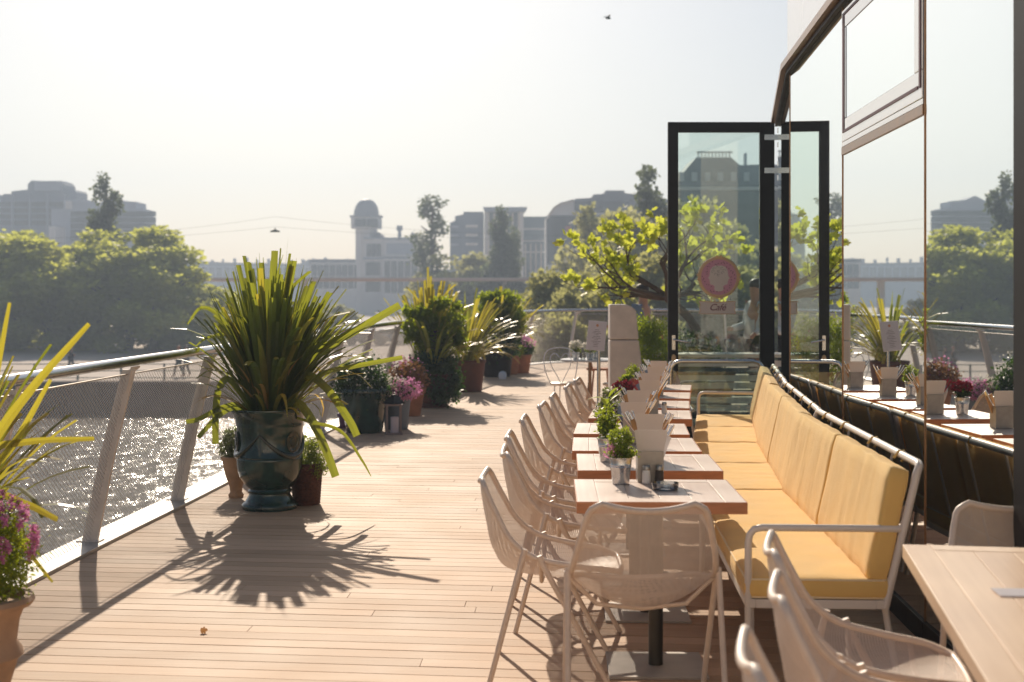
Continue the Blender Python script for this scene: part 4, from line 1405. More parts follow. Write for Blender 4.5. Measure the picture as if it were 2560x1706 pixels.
flax(f2, (0, 0, 0), 26, (.6, 1.0), (20, 75), .045, 52, M['blade'], .12, azb=(1, 2.2), name='green_blades', droop=(.1, .8))
dm = MB()
blade(dm, [(0, -.1, 0), (.28, -.3, .42), (.52, -.45, .70), (.80, -.6, .97)], .042, .4)
blade(dm, [(0, -.1, 0), (.22, -.3, .30), (.42, -.4, .46), (.62, -.5, .75)], .036, .4)
blade(dm, [(0, -.1, 0), (.2, -.3, .36), (.34, -.4, .62), (.46, -.5, 1.05)], .036, .35)
blade(dm, [(.02, -.1, 0), (.3, -.3, .42), (.5, -.45, .50), (.82, -.6, .53)], .032, .5)
blade(dm, [(.02, -.1, 0), (.3, -.3, .26), (.5, -.45, .26), (.68, -.6, .22)], .034, .6)
blade(dm, [(.02, -.1, 0), (.26, -.3, .18), (.45, -.45, .14), (.66, -.6, -.02)], .028, .3)
blade(dm, [(.02, -.1, 0), (.26, -.3, .05), (.42, -.45, -.06), (.50, -.6, -.14)], .030, .8)
dm.build('long_blades', M['bladeold'], f2, fix=False)

# second group: dark pot with bush, lantern, flowers
pot('green_pot', (-1.66, 16.0, 0), 'dark mossy green pot with a dark bush, behind the lantern', 'pot', rim_prof(.20, .27, .50), M['glaze'])
bb = empty('dark_bush', (-1.68, 16.0, .46), 0, 'dark leafy bush with small white blooms in the mossy green pot', 'bush')
bush('foliage', [(0, 0, .12, .30, .28, .26), (.12, -.05, .0, .2, .2, .22), (-.15, 0, .10, .18, .2, .22)], 4200, .045, M['darkleaf'], bb, 61, .5, fr=6)
bush('blossoms', [(0, 0, .22, .32, .3, .25)], 150, .03, M['whitepetal'], bb, 62, .9, fr=6, hollow=.9)
ln = empty('lantern', (-1.31, 15.75, 0), R(8), 'wooden garden lantern with a thick candle standing on the deck', 'lantern')
w_, h_ = .17, .30
for sx in (-1, 1):
    for sy in (-1, 1):
        MB().box((sx*(w_/2-.009), sy*(w_/2-.009), .02+h_/2), (.018, .018, h_)).build('corner_post', M['lantern'], ln)
MB().box((0, 0, .010), (w_+.02, w_+.02, .02)).build('lantern_base', M['lantern'], ln)
MB().box((0, 0, h_+.03), (w_+.02, w_+.02, .02)).build('lantern_top', M['lantern'], ln)
MB().lathe([(.125, 0), (.13, .004), (.03, .085), (.028, .10), (0, .10)], 4, c=(0, 0, h_+.041)).build('lantern_roof', M['black'], ln)
MB().lathe([(0, 0), (.045, 0), (.045, .17), (.04, .172), (0, .168)], 20, c=(0.01, 0, .021)).build('candle', M['candle'], ln, smooth=True)
MB().tube([(-.05, 0, h_+.12), (-.045, 0, h_+.17), (0, 0, h_+.19), (.045, 0, h_+.17), (.05, 0, h_+.12)], .004, 6).build('carry_ring', M['black'], ln)
pot('flower_tub', (-1.33, 16.35, 0), 'dark tub full of pink and white flowers just behind the lantern', 'tub', rim_prof(.13, .17, .40), M['greydark'])
bb = empty('flowering_plant', (-1.33, 16.35, .38), 0, 'mound of pink and white flowers spilling over behind the lantern', 'flowering plant')
bush('foliage', [(0, 0, .05, .22, .2, .13)], 1300, .035, M['darkleaf'], bb, 63, .6)
bush('blossoms', [(.06, -.04, .07, .22, .2, .13)], 620, .034, M['pink'], bb, 64, .9, hollow=.9, cut=.05, fr=8)
bush('blossoms', [(-.06, -.04, .10, .19, .2, .12)], 560, .030, M['whitepetal'], bb, 65, .9, hollow=.9, cut=.05, fr=8)
pot('purple_pot', (-1.93, 16.5, 0), 'small purple pot at the foot of a baluster', 'pot', rim_prof(.065, .085, .17), M['purple'])
bb = empty('small_shrub', (-1.93, 16.5, .15), 0, 'small yellowish shrub in the purple pot', 'shrub')
bush('foliage', [(0, 0, .16, .12, .12, .18)], 900, .03, M['greyleaf'], bb, 66)
pot('terracotta_pot', (-1.30, 18.1, 0), 'orange terracotta pot with russet foliage behind the pink flowers', 'pot', rim_prof(.13, .19, .36), M['terra'])
bb = empty('russet_plant', (-1.33, 18.1, .34), 0, 'russet leafy plant with small pink blooms in the orange terracotta pot', 'plant')
bush('foliage', [(0, 0, .12, .26, .24, .22)], 2300, .045, M['russet'], bb, 67, .6)
bush('blossoms', [(0, 0, .22, .26, .24, .18)], 130, .035, M['pink'], bb, 68, .9, hollow=.9)

# third group: tall boxwood with flax, on a pedestal pot
pot('pedestal_pot', (-1.07, 19.4, 0), 'dark footed pot under the tall box bush and ivy', 'pot',
    [(0, 0), (.20, 0), (.21, .03), (.15, .06), (.17, .1), (.25, .25), (.28, .42), (.31, .45), (.30, .47), (.26, .46), (0, .44)], M['brick'])
bb = empty('tall_box_bush', (-1.07, 19.4, .44), 0, 'tall bright green box bush on twisted stems above dark ivy', 'bush')
bush('crown', [(-.08, 0, .80, .20, .2, .15), (-.28, 0, .62, .15, .2, .20), (.26, 0, .70, .18, .2, .18), (.10, 0, .98, .13, .15, .10), (0, 0, .48, .24, .22, .24), (.36, 0, .46, .11, .15, .15), (-.32, -.1, .88, .09, .1, .08), (.30, 0, .92, .09, .1, .08)], 4200, .060, M['box'], bb, 71, .6, fr=8, hollow=.45, cut=.08)
flax(bb, (0, -.12, .15), 26, (.55, .95), (10, 70), .05, 78, M['bladeold'], .15, azb=(-.4, 1.2), droop=(.1, .8), name='flax_blades')
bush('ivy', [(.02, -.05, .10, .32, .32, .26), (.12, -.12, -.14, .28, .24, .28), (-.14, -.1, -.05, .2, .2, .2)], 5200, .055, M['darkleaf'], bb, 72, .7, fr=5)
tw = MB()
for k in range(4):
    a = k*1.6
    tw.tube([(.05*math.cos(a+z*6), .05*math.sin(a+z*6), z) for z in np.linspace(0, .6, 12)], .020, 6)
tw.build('twisted_stems', M['bark'], bb, smooth=True)
f3 = empty('flax_plant', (-1.15, 19.9, .50), 0, 'yellow-green flax plant rising behind the tall box bush', 'plant')
flax(f3, (0, 0, 0), 120, (1.0, 1.42), (0, 34), .050, 73, M['bladeold'], .16, droop=(0, .3), name='yellow_blades')
flax(f3, (0, 0, 0), 26, (.8, 1.25), (5, 35), .055, 74, M['blade'], .16, droop=(0, .3), name='green_blades')
pot('planter', (-1.15, 20.05, 0), 'square-shouldered dark planter hidden behind the pedestal pot', 'planter', rim_prof(.18, .24, .50), M['brick'])
f4 = empty('flax_plant', (-.72, 22.4, .44), 0, 'golden flax plant fanning over the brick-red pot towards the walkway', 'plant')
flax(f4, (0, 0, .05), 62, (.75, 1.15), (15, 95), .050, 75, M['bladeold'], .16, azb=(-.2, .9), droop=(.1, .9), name='golden_blades')
flax(f4, (0, 0, .05), 34, (.8, 1.25), (5, 50), .050, 76, M['blade'], .16, droop=(.1, .6), name='green_blades')
pot('brick_red_pot', (-.72, 22.4, 0), 'wide brick-red pot under the golden flax plant', 'pot', rim_prof(.24, .30, .50), M['brick'])
# fourth group
pot('dark_tub', (-.28, 26.2, 0), 'round dark tub with a bushy shrub, before the railing bend', 'tub', rim_prof(.24, .30, .46), M['black'])
bb = empty('bushy_shrub', (-.28, 26.2, .42), 0, 'large yellow-green shrub with flax leaves in the round dark tub', 'shrub')
bush('crown', [(-.1, 0, .66, .36, .3, .34), (.15, 0, .92, .30, .3, .24), (.28, 0, .60, .25, .3, .3), (-.15, 0, 1.0, .2, .2, .16)], 5200, .075, M['box'], bb, 81, .6, fr=4, hollow=.5)
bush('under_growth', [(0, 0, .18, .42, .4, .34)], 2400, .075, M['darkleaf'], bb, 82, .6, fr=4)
flax(bb, (0, .1, 0), 40, (.9, 1.5), (0, 50), .06, 83, M['bladeold'], .2, name='yellow_blades', droop=(.1, .5))
flax(bb, (.1, 0, .2), 26, (.7, 1.1), (30, 85), .06, 84, M['bladeold'], .2, azb=(0, .7), name='side_blades', droop=(.1, .5))
for k, (x, y, r_, lb) in enumerate(((-.02, 26.9, .16, 'terracotta pot of low green leaves, left of the two at the walkway edge'), (.18, 27.3, .19, 'terracotta pot with a pink-tinged plant at the walkway edge'))):
    pot('terracotta_pot', (x, y, 0), ('smaller' if k == 0 else 'larger')+' terracotta pot of the pair before the railing bend', 'pot', rim_prof(r_*.75, r_, .36), M['terra'], 'terracotta pots before the railing bend')
bb = empty('low_plant', (-.02, 26.9, .33), 0, 'low green plant in the smaller far terracotta pot', 'plant')
bush('foliage', [(0, 0, .10, .24, .2, .14)], 1100, .05, M['herb'], bb, 85)
bb = empty('flowering_plant', (.15, 27.3, .33), 0, 'leafy plant with a cap of pink flowers in the larger far terracotta pot', 'flowering plant')
bush('foliage', [(0, 0, .12, .25, .2, .18)], 1300, .05, M['darkleaf'], bb, 86)
bush('flowers', [(0, 0, .25, .25, .2, .14)], 420, .05, M['pink'], bb, 87, .9, hollow=.8)
lp = MB().lathe([(0, 0), (.06, 0), (.075, .06), (.06, .12), (.02, .14), (0, .14)], 16).build('glass_lamp', M['whitecloth'], None, smooth=True)
lp.location = (-.17, 25.5, 0); tag(lp, 'small white lamp on the deck in front of the dark tub', 'lamp')

# rosemary-like shrub left of the door, in its pot
pot('dark_pot', (1.52, 16.3, 0), 'dark pot of the bushy shrub between the cream pillar and the door', 'pot', rim_prof(.2, .26, .48), M['brick'])
bb = empty('bushy_shrub', (1.55, 16.3, .45), 0, 'dense upright green shrub between the cream pillar and the glass door', 'shrub')
bush('foliage', [(0, 0, .35, .30, .28, .42), (-.10, 0, .55, .22, .22, .30), (.12, 0, .50, .22, .22, .32)], 9000, .040, M['box'], bb, 91, .3, (0, 0, .9), fr=6)
# ------------------------------------------------------------------ fig tree
def tube_tree(mb, p, d, L_, r_, lvl, rg, tips, curl=.5, up=.05):
    n = 6
    pts, rs = [tuple(p)], [r_]
    d = Vector(d).normalized()
    ax = Vector((rg.uniform(-1, 1), rg.uniform(-1, 1), rg.uniform(-.5, .5))).normalized()
    for i in range(n):
        d = (d+ax.cross(d)*curl*rg.uniform(.05, .4)+Vector((0, 0, up*(1 if lvl < 2 else 1.6)))+Vector((rg.gauss(0, .07), rg.gauss(0, .07), rg.gauss(0, .07)))).normalized()
        p = Vector(p)+d*L_/n
        pts.append(tuple(p)); rs.append(r_*(1-.42*(i+1)/n))
    mb.tube(pts, rs, 7 if lvl < 2 else 5)
    if lvl >= 4:
        tips.append((Vector(pts[-1]), d)); tips.append((Vector(pts[-3]), d))
        return
    nb = 3 if lvl < 3 else 2
    for k in range(nb):
        j = rg.choice([n, n-1, n-2, n-3]) if k else n
        q = Vector(pts[j])
        s = Vector((rg.gauss(0, 1), rg.gauss(0, .8), rg.gauss(0, .45)))
        dd = (d*.75+s*.62)
        tube_tree(mb, q, dd, L_*rg.uniform(.60, .82), rs[j]*.68, lvl+1, rg, tips, curl, up)
def fig_leaf(mb, base, d, L_, rg):
    """a lobed leaf fan"""
    d = Vector(d).normalized()
    s = d.cross(Vector((rg.gauss(0, 1), rg.gauss(0, 1), rg.gauss(0, 1)))).normalized()
    nn = s.cross(d)
    c = Vector(base)+d*L_*.42
    outline = [(.0, -.42), (.22, -.40), (.40, -.30), (.44, -.16), (.32, -.04), (.46, .06), (.52, .20), (.42, .30), (.24, .24), (.24, .42), (.12, .58), (0, .62), (-.12, .58), (-.24, .42), (-.24, .24), (-.42, .30), (-.52, .20), (-.46, .06), (-.32, -.04), (-.44, -.16), (-.40, -.30), (-.22, -.40)]
    vs = [c+nn*L_*.0]
    for (a, b) in outline:
        vs.append(c+s*a*L_+d*b*L_-nn*L_*(.20*a*a+.15*max(0, b)**2))
    n = len(outline)
    mb.add(vs, [(0, 1+i, 1+(i+1) % n) for i in range(n)])
def grow_fig(x, y, z, seed, label, lean, L0=.95, r0=.085, leafy=1.0):
    tr = empty('fig_tree', (x, y, z), 0, label, 'tree')
    rg = random.Random(seed)
    wood, tips = MB(), []
    trunk = [(0, 0, 0), (-.03, 0, .35), (-.16*lean, 0, .72), (-.40*lean, 0, 1.0)]
    P = catmull(trunk, 4)
    wood.tube(P, [r0*(1-.25*i/(len(P)-1)) for i in range(len(P))], 10)
    e = Vector(P[-1])
    for dvec, l in (((-1.0*lean, -.2, .16), 1.1), ((-.5*lean, .3, .55), 1.0), ((.45, -.2, .55), 1.1), ((.85, .2, .25), 1.1), ((-.9*lean, .2, -.08), .9), ((.1, -.3, .6), .9), ((1.0, -.1, .05), .9)):
        tube_tree(wood, e, dvec, L0*l*rg.uniform(.85, 1.1), r0*.58, 1, rg, tips)
    wood.build('trunk', M['bark'], tr, smooth=True)
    lf = MB()
    for (p, d) in tips:
        for k in range(rg.randint(3, 8) if rg.random() < .60*leafy else 0):
            dd = (d*.4+Vector((rg.gauss(0, .7), rg.gauss(0, .7), rg.gauss(.25, .4))))
            fig_leaf(lf, p+Vector((rg.gauss(0, .03), rg.gauss(0, .03), rg.gauss(0, .03))), dd, rg.uniform(.07, .125), rg)
    lf.build('crown', M['fig'], tr, fix=False)
    return tr
grow_fig(2.48, 18.2, .50, 6, 'fig tree with bare curling twigs and lime green leaves behind the glass door', 1.25, L0=.53, r0=.068)
pot('planter', (2.48, 18.2, 0), 'big dark planter of the fig tree, seen through the door glass', 'planter', rim_prof(.30, .38, .58), M['brick'])
bb = empty('dark_bush', (2.2, 17.9, .55), 0, 'dark bush round the foot of the fig tree, under the plaque', 'bush')
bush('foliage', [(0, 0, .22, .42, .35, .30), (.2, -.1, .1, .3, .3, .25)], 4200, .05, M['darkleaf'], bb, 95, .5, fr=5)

# counter with glasses seen through the door
ct = empty('service_counter', (2.40, 16.6, 0), 0, 'pale slatted service counter seen through the door glass', 'counter')
MB().box((0, 0, .84), (1.7, .5, .04)).build('counter_top', M['cream'], ct, bevel=.003)
for k in range(9):
    MB().box((0, -.20, .07+.085*k), (1.6, .02, .07)).build('front_board', M['tealglass'] if k % 3 == 1 else M['stone'], ct)
for sx in (-1, 1):
    MB().box((sx*.81, .0, .41), (.05, .42, .815)).build('side_panel', M['greylight'], ct)
for k in range(6):
    g = MB().lathe([(0, 0), (.028, 0), (.030, .004), (.006, .010), (.006, .07), (.034, .10), (.040, .14), (.034, .17), (.031, .17), (.036, .14), (.030, .105), (0, .085)], 18).build('wine_glass', M['tumbler'], None, smooth=True)
    g.location = (1.72+.155*k, 16.45+.03*(k % 2), .861)
    tag(g, 'clear stemmed glass in the line of six on the slatted counter', 'glass', 'glasses on the slatted counter')

# bistro table, wire chair, flowers
bt2 = empty('bistro_table', (.98, 17.9, 0), 0, 'round marble bistro table with flowers, on the open walkway', 'table')
MB().lathe([(0, 0), (.37, 0), (.375, .006), (.375, .018), (.37, .024), (0, .024)], 40, c=(0, 0, .705)).build('tabletop', M['marble'], bt2, smooth=True)
MB().tube([(0, 0, .03), (0, 0, .70)], .022, 12).build('column', M['bronze'], bt2, smooth=True)
for k in range(4):
    a = R(45+90*k)
    MB().tube([(0, 0, .10), (.14*math.cos(a), .14*math.sin(a), .07), (.27*math.cos(a), .27*math.sin(a), .012)], .014, 8).build('foot', M['bronze'], bt2, smooth=True)
def wire_chair(loc, rz, label):
    t = empty('wire_chair', loc, rz, label, 'chair', 'white wire bistro chairs')
    MB().lathe([(0, 0), (.185, 0), (.195, .008), (.195, .022), (.185, .03), (0, .03)], 30, c=(0, 0, .435)).build('seat', M['paleteak'], t, smooth=True)
    for a in (45, 135, 225, 315):
        c, s_ = math.cos(R(a)), math.sin(R(a))
        MB().tube([(.15*c, .15*s_, .435), (.17*c, .17*s_, .2), (.22*c, .22*s_, 0)], .007, 6).build('leg', M['whitecloth'], t, smooth=True)
    bk = [(-.15, -.14, .44), (-.20, -.20, .62), (-.21, -.21, .78), (-.22, -.15, .87), (-.22, 0, .90), (-.22, .15, .87), (-.21, .21, .78), (-.20, .20, .62), (-.15, .14, .44)]
    MB().tube(catmull(bk, 4), .006, 6).build('back_hoop', M['whitecloth'], t, smooth=True)
    for q in (-1, 1):
        hh = [(-.17, 0, .45), (-.185, q*.05, .55), (-.20, q*.12, .68), (-.21, q*.13, .78), (-.215, q*.07, .83), (-.215, q*.01, .78)]
        MB().tube(catmull(hh, 4), .005, 6).build('heart_wire', M['whitecloth'], t, smooth=True)
    return t
wire_chair((.66, 17.45, 0), R(70), 'white wire chair with a heart-shaped back beside the round bistro table')
wire_chair((1.30, 17.35, 0), R(118), 'white wire chair with a wooden seat half hidden by the cream pillar')
for k, (x, y, lb, ml) in enumerate(((.80, 17.85, 'white blossoms in a small vase on the bistro table', 'whitepetal'), (.97, 17.75, 'yellow-green leaves and white blooms in a tin on the bistro table', 'herb'), (1.05, 18.05, 'pale pink blooms with dark leaves at the back of the bistro table', 'pink'))):
    t = empty('flower_pot', (x, y, .7295), 0, lb, 'flowers', 'flowers on the bistro table')
    bucket(t, h=.09)
    bush('foliage', [(0, 0, .12, .06, .06, .05)], 220, .03, M['herb'] if k < 2 else M['darkleaf'], t, 100+k, .6)
    bush('blossoms', [(0, 0, .17, .07, .06, .05)], 160, .035, M['whitepetal'] if ml != 'pink' else M['pink'], t, 110+k, .9, hollow=.8)
for (x, y, lb) in ((.88, 17.65, 'plain glass tumbler standing alone on the bistro table'),):
    g = MB().lathe([(0, 0), (.028, 0), (.034, .09), (.031, .09), (.026, .01), (0, .01)], 18).build('tumbler', M['tumbler'], None, smooth=True)
    g.location = (x, y, .7296); tag(g, lb, 'glass')
for (x, y, rz, lb) in ((1.28, 20.6, 100, 'bentwood chair with a terracotta-coloured hoop back, beside the cream pillar'), (2.02, 20.9, 80, 'bentwood chair with a terracotta-coloured hoop back, beside the door edge')):
    t = empty('bentwood_chair', (x, y, 0), R(rz), lb, 'chair', 'terracotta-coloured bentwood chairs')
    MB().lathe([(0, 0), (.20, 0), (.205, .012), (.2, .03), (0, .03)], 28, c=(0, 0, .44)).build('seat', M['terra'], t, smooth=True)
    for a in (50, 130, 230, 310):
        c, s_ = math.cos(R(a)), math.sin(R(a))
        MB().tube([(.16*c, .16*s_, .44), (.22*c, .22*s_, 0)], .014, 8).build('leg', M['terra'], t, smooth=True)
    MB().tube(catmull([(-.17, -.16, .44), (-.24, -.22, .75), (-.27, -.17, 1.0), (-.28, 0, 1.08), (-.27, .17, 1.0), (-.24, .22, .75), (-.17, .16, .44)], 5), .016, 8).build('hoop_back', M['terra'], t, smooth=True)
# leaf litter
lm = MB(); fig_leaf(lm, (0, 0, .012), (1, .3, .15), .032, random.Random(1))
lo2 = lm.build('fallen_leaf', M['russet'], None); lo2.location = (-1.45, 6.62, 0); tag(lo2, 'single dry leaf lying on the open boards', 'leaf')
M['greyblue'] = mat('blue_grey_facade', (.36, .40, .47), .8, 0, var=.08, scale=.08)
# ------------------------------------------------------------------ people
def person(loc, rz, label, joints, radii, edges, parts):
    t = empty('person', loc, rz, label, 'person')
    def skin(name, js, es, grow, m, sub=1):
        idx = {j: i for i, j in enumerate(js)}
        me = bpy.data.meshes.new(name)
        me.from_pydata([joints[j] for j in js], [(idx[a], idx[b]) for a, b in es if a in idx and b in idx], [])
        me.materials.append(m)
        o = bpy.data.objects.new(name, me); COL.objects.link(o); o.parent = t
        md = o.modifiers.new('skin', 'SKIN')
        sv = me.skin_vertices[0].data
        for j in js:
            r_ = radii[j]+grow
            sv[idx[j]].radius = (r_, r_)
            sv[idx[j]].use_root = (idx[j] == 0)
        o.modifiers.new('sub', 'SUBSURF').render_levels = 2
        o.modifiers['sub'].levels = 1
        md.use_smooth_shade = True
        return o
    skin('body', list(joints), edges, 0, M['skin'])
    for (name, js, grow, m) in parts:
        skin(name, js, edges, grow, m)
    return t
def std_person(loc, rz, label, hair, top, bottom, stride=.18, sleeves=True, armbend=.1, seedh=0, sc=1.0):
    J = {'pelvis': (0, 0, .95), 'waist': (0, 0, 1.08), 'chest': (0.01, 0, 1.28), 'neck': (0.01, 0, 1.46), 'chin': (.025, 0, 1.54), 'head': (.02, 0, 1.64), 'crown': (.01, 0, 1.71),
         'shL': (0, .17, 1.40), 'shR': (0, -.17, 1.40), 'elL': (-.05, .22, 1.13), 'elR': (.04, -.22, 1.13), 'wrL': (.05+armbend, .20, .92+armbend), 'wrR': (.18+armbend, -.18, .98+armbend),
         'haL': (.10+armbend, .19, .86+armbend), 'haR': (.25+armbend, -.16, .98+armbend),
         'hipL': (0, .09, .90), 'hipR': (0, -.09, .90), 'knL': (stride*.55+.04, .10, .50), 'knR': (-stride*.3, -.10, .49), 'anL': (stride, .10, .08), 'anR': (-stride*1.3, -.10, .12),
         'toL': (stride+.16, .11, .035), 'toR': (-stride*1.3+.14, -.11, .04)}
    Rr = {'pelvis': .125, 'waist': .115, 'chest': .135, 'neck': .055, 'chin': .062, 'head': .088, 'crown': .055, 'shL': .062, 'shR': .062, 'elL': .042, 'elR': .042, 'wrL': .028, 'wrR': .028, 'haL': .034, 'haR': .034,
          'hipL': .09, 'hipR': .09, 'knL': .058, 'knR': .058, 'anL': .040, 'anR': .040, 'toL': .036, 'toR': .036}
    E = [('pelvis', 'waist'), ('waist', 'chest'), ('chest', 'neck'), ('neck', 'chin'), ('chin', 'head'), ('head', 'crown'), ('chest', 'shL'), ('chest', 'shR'), ('shL', 'elL'), ('shR', 'elR'), ('elL', 'wrL'), ('elR', 'wrR'),
         ('wrL', 'haL'), ('wrR', 'haR'), ('pelvis', 'hipL'), ('pelvis', 'hipR'), ('hipL', 'knL'), ('hipR', 'knR'), ('knL', 'anL'), ('knR', 'anR'), ('anL', 'toL'), ('anR', 'toR')]
    J = {k: tuple(c*sc for c in v) for k, v in J.items()}
    sl = ['shL', 'shR', 'elL', 'elR']+(['wrL', 'wrR'] if sleeves else [])
    t = person(loc, rz, label, J, Rr, E, [('shirt', ['waist', 'pelvis', 'chest']+sl, .014, top), ('trousers', ['pelvis', 'hipL', 'hipR', 'knL', 'knR', 'anL', 'anR'], .016, bottom)])
    MB().ellipsoid((0, 0, 1.67*sc), (.10, .092, .085), amp=.12, fr=4).build('hair', hair, t, smooth=True)
    return t
std_person((wx(162, 84), 84, -3.3), R(0), 'ginger-haired person in dark clothes walking alone on the far promenade', M['orangehair'], M['blackcloth'], M['navy'])
std_person((wx(411, 80), 80, -3.3), R(170), 'person in a navy jacket on the far promenade, leading a companion', M['orangehair'], M['navy'], M['blackcloth'], stride=.25)
std_person((wx(428, 80.6), 80.6, -3.3), R(170), 'darker person in black trousers walking beside the one in the navy jacket', M['darkhair'], M['navy'], M['blackcloth'], stride=.15)
std_person((3.25, 18.9, 0), R(200), 'person in a white shirt standing behind the door glass', M['darkhair'], M['whitecloth'], M['blackcloth'], stride=.05)
std_person((1.83, 20.0, 0), R(-30), 'person in a pale blue shirt behind the door glass, near the handle side', M['darkhair'], M['bluecloth'], M['bluecloth'], stride=.05, sc=.96)

# bird
bd_ = empty('bird', (2.7, 40, 9.24), R(30), 'tiny dark bird flying high in the empty sky', 'bird')
MB().ellipsoid((0, 0, 0), (.10, .03, .03), n=12, m=8).build('body', M['fence'], bd_, smooth=True)
for q in (-1, 1):
    MB().add([(.04, 0, .01), (-.04, 0, .01), (-.03, q*.10, .07), (-.06, q*.22, .03), (.01, q*.12, .08), (.04, 0, .016), (-.04, 0, .016), (-.03, q*.10, .076), (-.06, q*.22, .034), (.01, q*.12, .086)],
             [(0, 1, 2, 4), (4, 2, 3), (9, 7, 6, 5), (8, 7, 9)]).build('wing', M['fence'], bd_)

# hanging street lamp
zl = wz(531, 60)
hl = empty('hanging_lamp', (wx(632, 60), 60, zl), 0, 'dark street lamp hanging from thin cables over the canal', 'street lamp')
MB().lathe([(0, -.05), (.20, -.05), (.215, -.03), (.20, .0), (.10, .04), (.03, .06), (.02, .12), (0, .12)], 20, sx=1.0, sy=.6).build('lamp_head', M['fence'], hl, smooth=True)
cb = MB()
def sag(a, b, s_, n=24):
    A, B = Vector(a), Vector(b)
    return [tuple(A+(B-A)*t-Vector((0, 0, s_*4*t*(1-t)))) for t in np.linspace(0, 1, n)]
for (dz, sg2) in ((.12, .0), (.55, .25)):
    c1 = MB().tube(sag((-38+10, 61, zl+.1-.9+dz*1.2), (wx(632, 60), 60, zl+dz+.05), .25+sg2), .004, 5)
    o_ = c1.build('span_cable', M['fence']); tag(o_, ('lower' if dz < .2 else 'upper')+' thin cable running from the hanging lamp towards the tree bank', 'cable', 'thin cables holding the hanging lamp')
    c1 = MB().tube(sag((wx(632, 60), 60, zl+dz+.05), (14, 62, zl+.1-.5+dz*1.2), .35+sg2), .004, 5)
    o_ = c1.build('span_cable', M['fence']); tag(o_, ('lower' if dz < .2 else 'upper')+' thin cable running from the hanging lamp towards the domed tower', 'cable', 'thin cables holding the hanging lamp')

# ------------------------------------------------------------------ trees on the bank
def tree_mesh(name, kind, seed, n, size, m):
    rg = np.random.default_rng(seed); random.seed(seed)
    rr = random.Random(seed)
    if kind == 'round':
        blobs = []
        for _ in range(34):
            z = rr.uniform(.05, .92)
            env = .40*math.sin(math.pi*min(1, (z+.18)/1.18))**.6
            a = rr.uniform(0, 6.28); q = env*rr.uniform(.45, 1.0)
            rad = rr.uniform(.075, .145)
            blobs.append((q*math.cos(a), q*math.sin(a), z, rad, rad, rad*.8))
    elif kind == 'poplar':
        blobs = []
        for k in range(15):
            z = .15+.82*k/14; w_ = .17*max(0, 1.02-z)**.75*min(1, z*3)
            blobs.append((rr.uniform(-.05, .05), rr.uniform(-.05, .05), z, w_+.018, w_+.018, .075))
    else:   # airy
        blobs = []
        for k in range(11):
            z = .25+.7*k/10; blobs.append((rr.uniform(-.10, .10)*(1.2-z), rr.uniform(-.1, .1), z, rr.uniform(.04, .10), .08, .06))
    P = blob_points(blobs, n, rg, .68 if kind == 'round' else .35, 6.0 if kind != 'poplar' else 15.0, .07 if kind == 'round' else -.35, seed*.61)
    V, Fc = leaf_arrays(P, size, rg, .7)
    return V, Fc
def trunk_mb(kind, seed):
    rr = random.Random(seed); mb = MB()
    top = .55 if kind == 'round' else .92
    pts = [(rr.uniform(-.01, .01), rr.uniform(-.01, .01), z) for z in np.linspace(0, top, 7)]
    mb.tube(pts, [.028*(1-.8*i/6) if kind == 'round' else .016*(1-.8*i/6) for i in range(7)], 7)
    for k in range(9 if kind == 'round' else 7):
        a = rr.uniform(0, 6.28); z0 = rr.uniform(.2, top*.9); l = rr.uniform(.18, .32) if kind == 'round' else rr.uniform(.05, .10)
        mb.tube([(0, 0, z0), (l*.5*math.cos(a), l*.5*math.sin(a), z0+l*.5), (l*math.cos(a), l*math.sin(a), z0+l*1.0)], [.010, .006, .003], 5)
    return mb
PROTO = {}
def tree(kind, var, x, y, zb, h, wdt, label, cat='tree', group=None, m=None, n=6000, size=.045, rz=0):
    key = (kind, var, m)
    t = empty({'round': 'leafy_tree', 'poplar': 'poplar_tree', 'airy': 'slender_tree'}[kind], (x, y, zb), rz, label, cat, group)
    if key not in PROTO:
        V, Fc = tree_mesh('crown', kind, var*7+3, n, size, M[m])
        c = arr_mesh('crown', V, Fc, M[m])
        k_ = trunk_mb(kind, var).build('trunk', M['bark'])
        PROTO[key] = (c.data, k_.data); 
        c.parent = t; k_.parent = t
    else:
        for nm, d in zip(('crown', 'trunk'), PROTO[key]):
            o = bpy.data.objects.new(nm, d); COL.objects.link(o); o.parent = t
    t.scale = (wdt, wdt, h)
    return t
GB = 'leafy trees in a row on the far promenade'
zt_of = lambda dy, Y: wz(dy, Y)
row = [(-40, 84, 535, 13, 0), (40, 86, 540, 12.5, 1), (112, 83, 552, 12, 2), (170, 90, 540, 12.5, 3), (228, 86, 556, 12, 0), (296, 83, 532, 13, 1), (352, 81, 575, 11, 2), (410, 85, 612, 10, 3), (452, 84, 668, 7, 0), (-130, 86, 540, 14, 2)]
nmz = ['cut by the frame edge', 'second from the frame edge', 'third in the row, low and bushy', 'fourth in the row, in front of the stepped grey block', 'standing below the tall poplar', 'tallest round crown, just past the poplar',
       'drooping crown after the tallest one', 'sloping crown close to the flax plant', 'small last crown half hidden by the flax plant', 'standing outside the frame edge']
for i, (dx, Y, dy, w_, v) in enumerate(row):
    Y += 32; w_ *= 1.28
    zb = -3.3
    tree('round', v, wx(dx, Y), Y, zb, (zt_of(dy, Y)-zb)*1.03, w_, 'yellow-green bank tree '+nmz[i], 'tree', GB, 'tree', 15000, .036, rz=i*1.3)
tree('poplar', 5, wx(246, 130), 130, -3.3, zt_of(408, 130)+3.3, 13.5, 'tall dark poplar rising in front of the stepped grey block', 'tree', None, 'poplar', 8000, .026)
tree('airy', 6, wx(993, 170), 170, -3.3, zt_of(448, 170)+3.3, 22, 'thin see-through tree beside the domed tower', 'tree', None, 'poplar', 2600, .022)
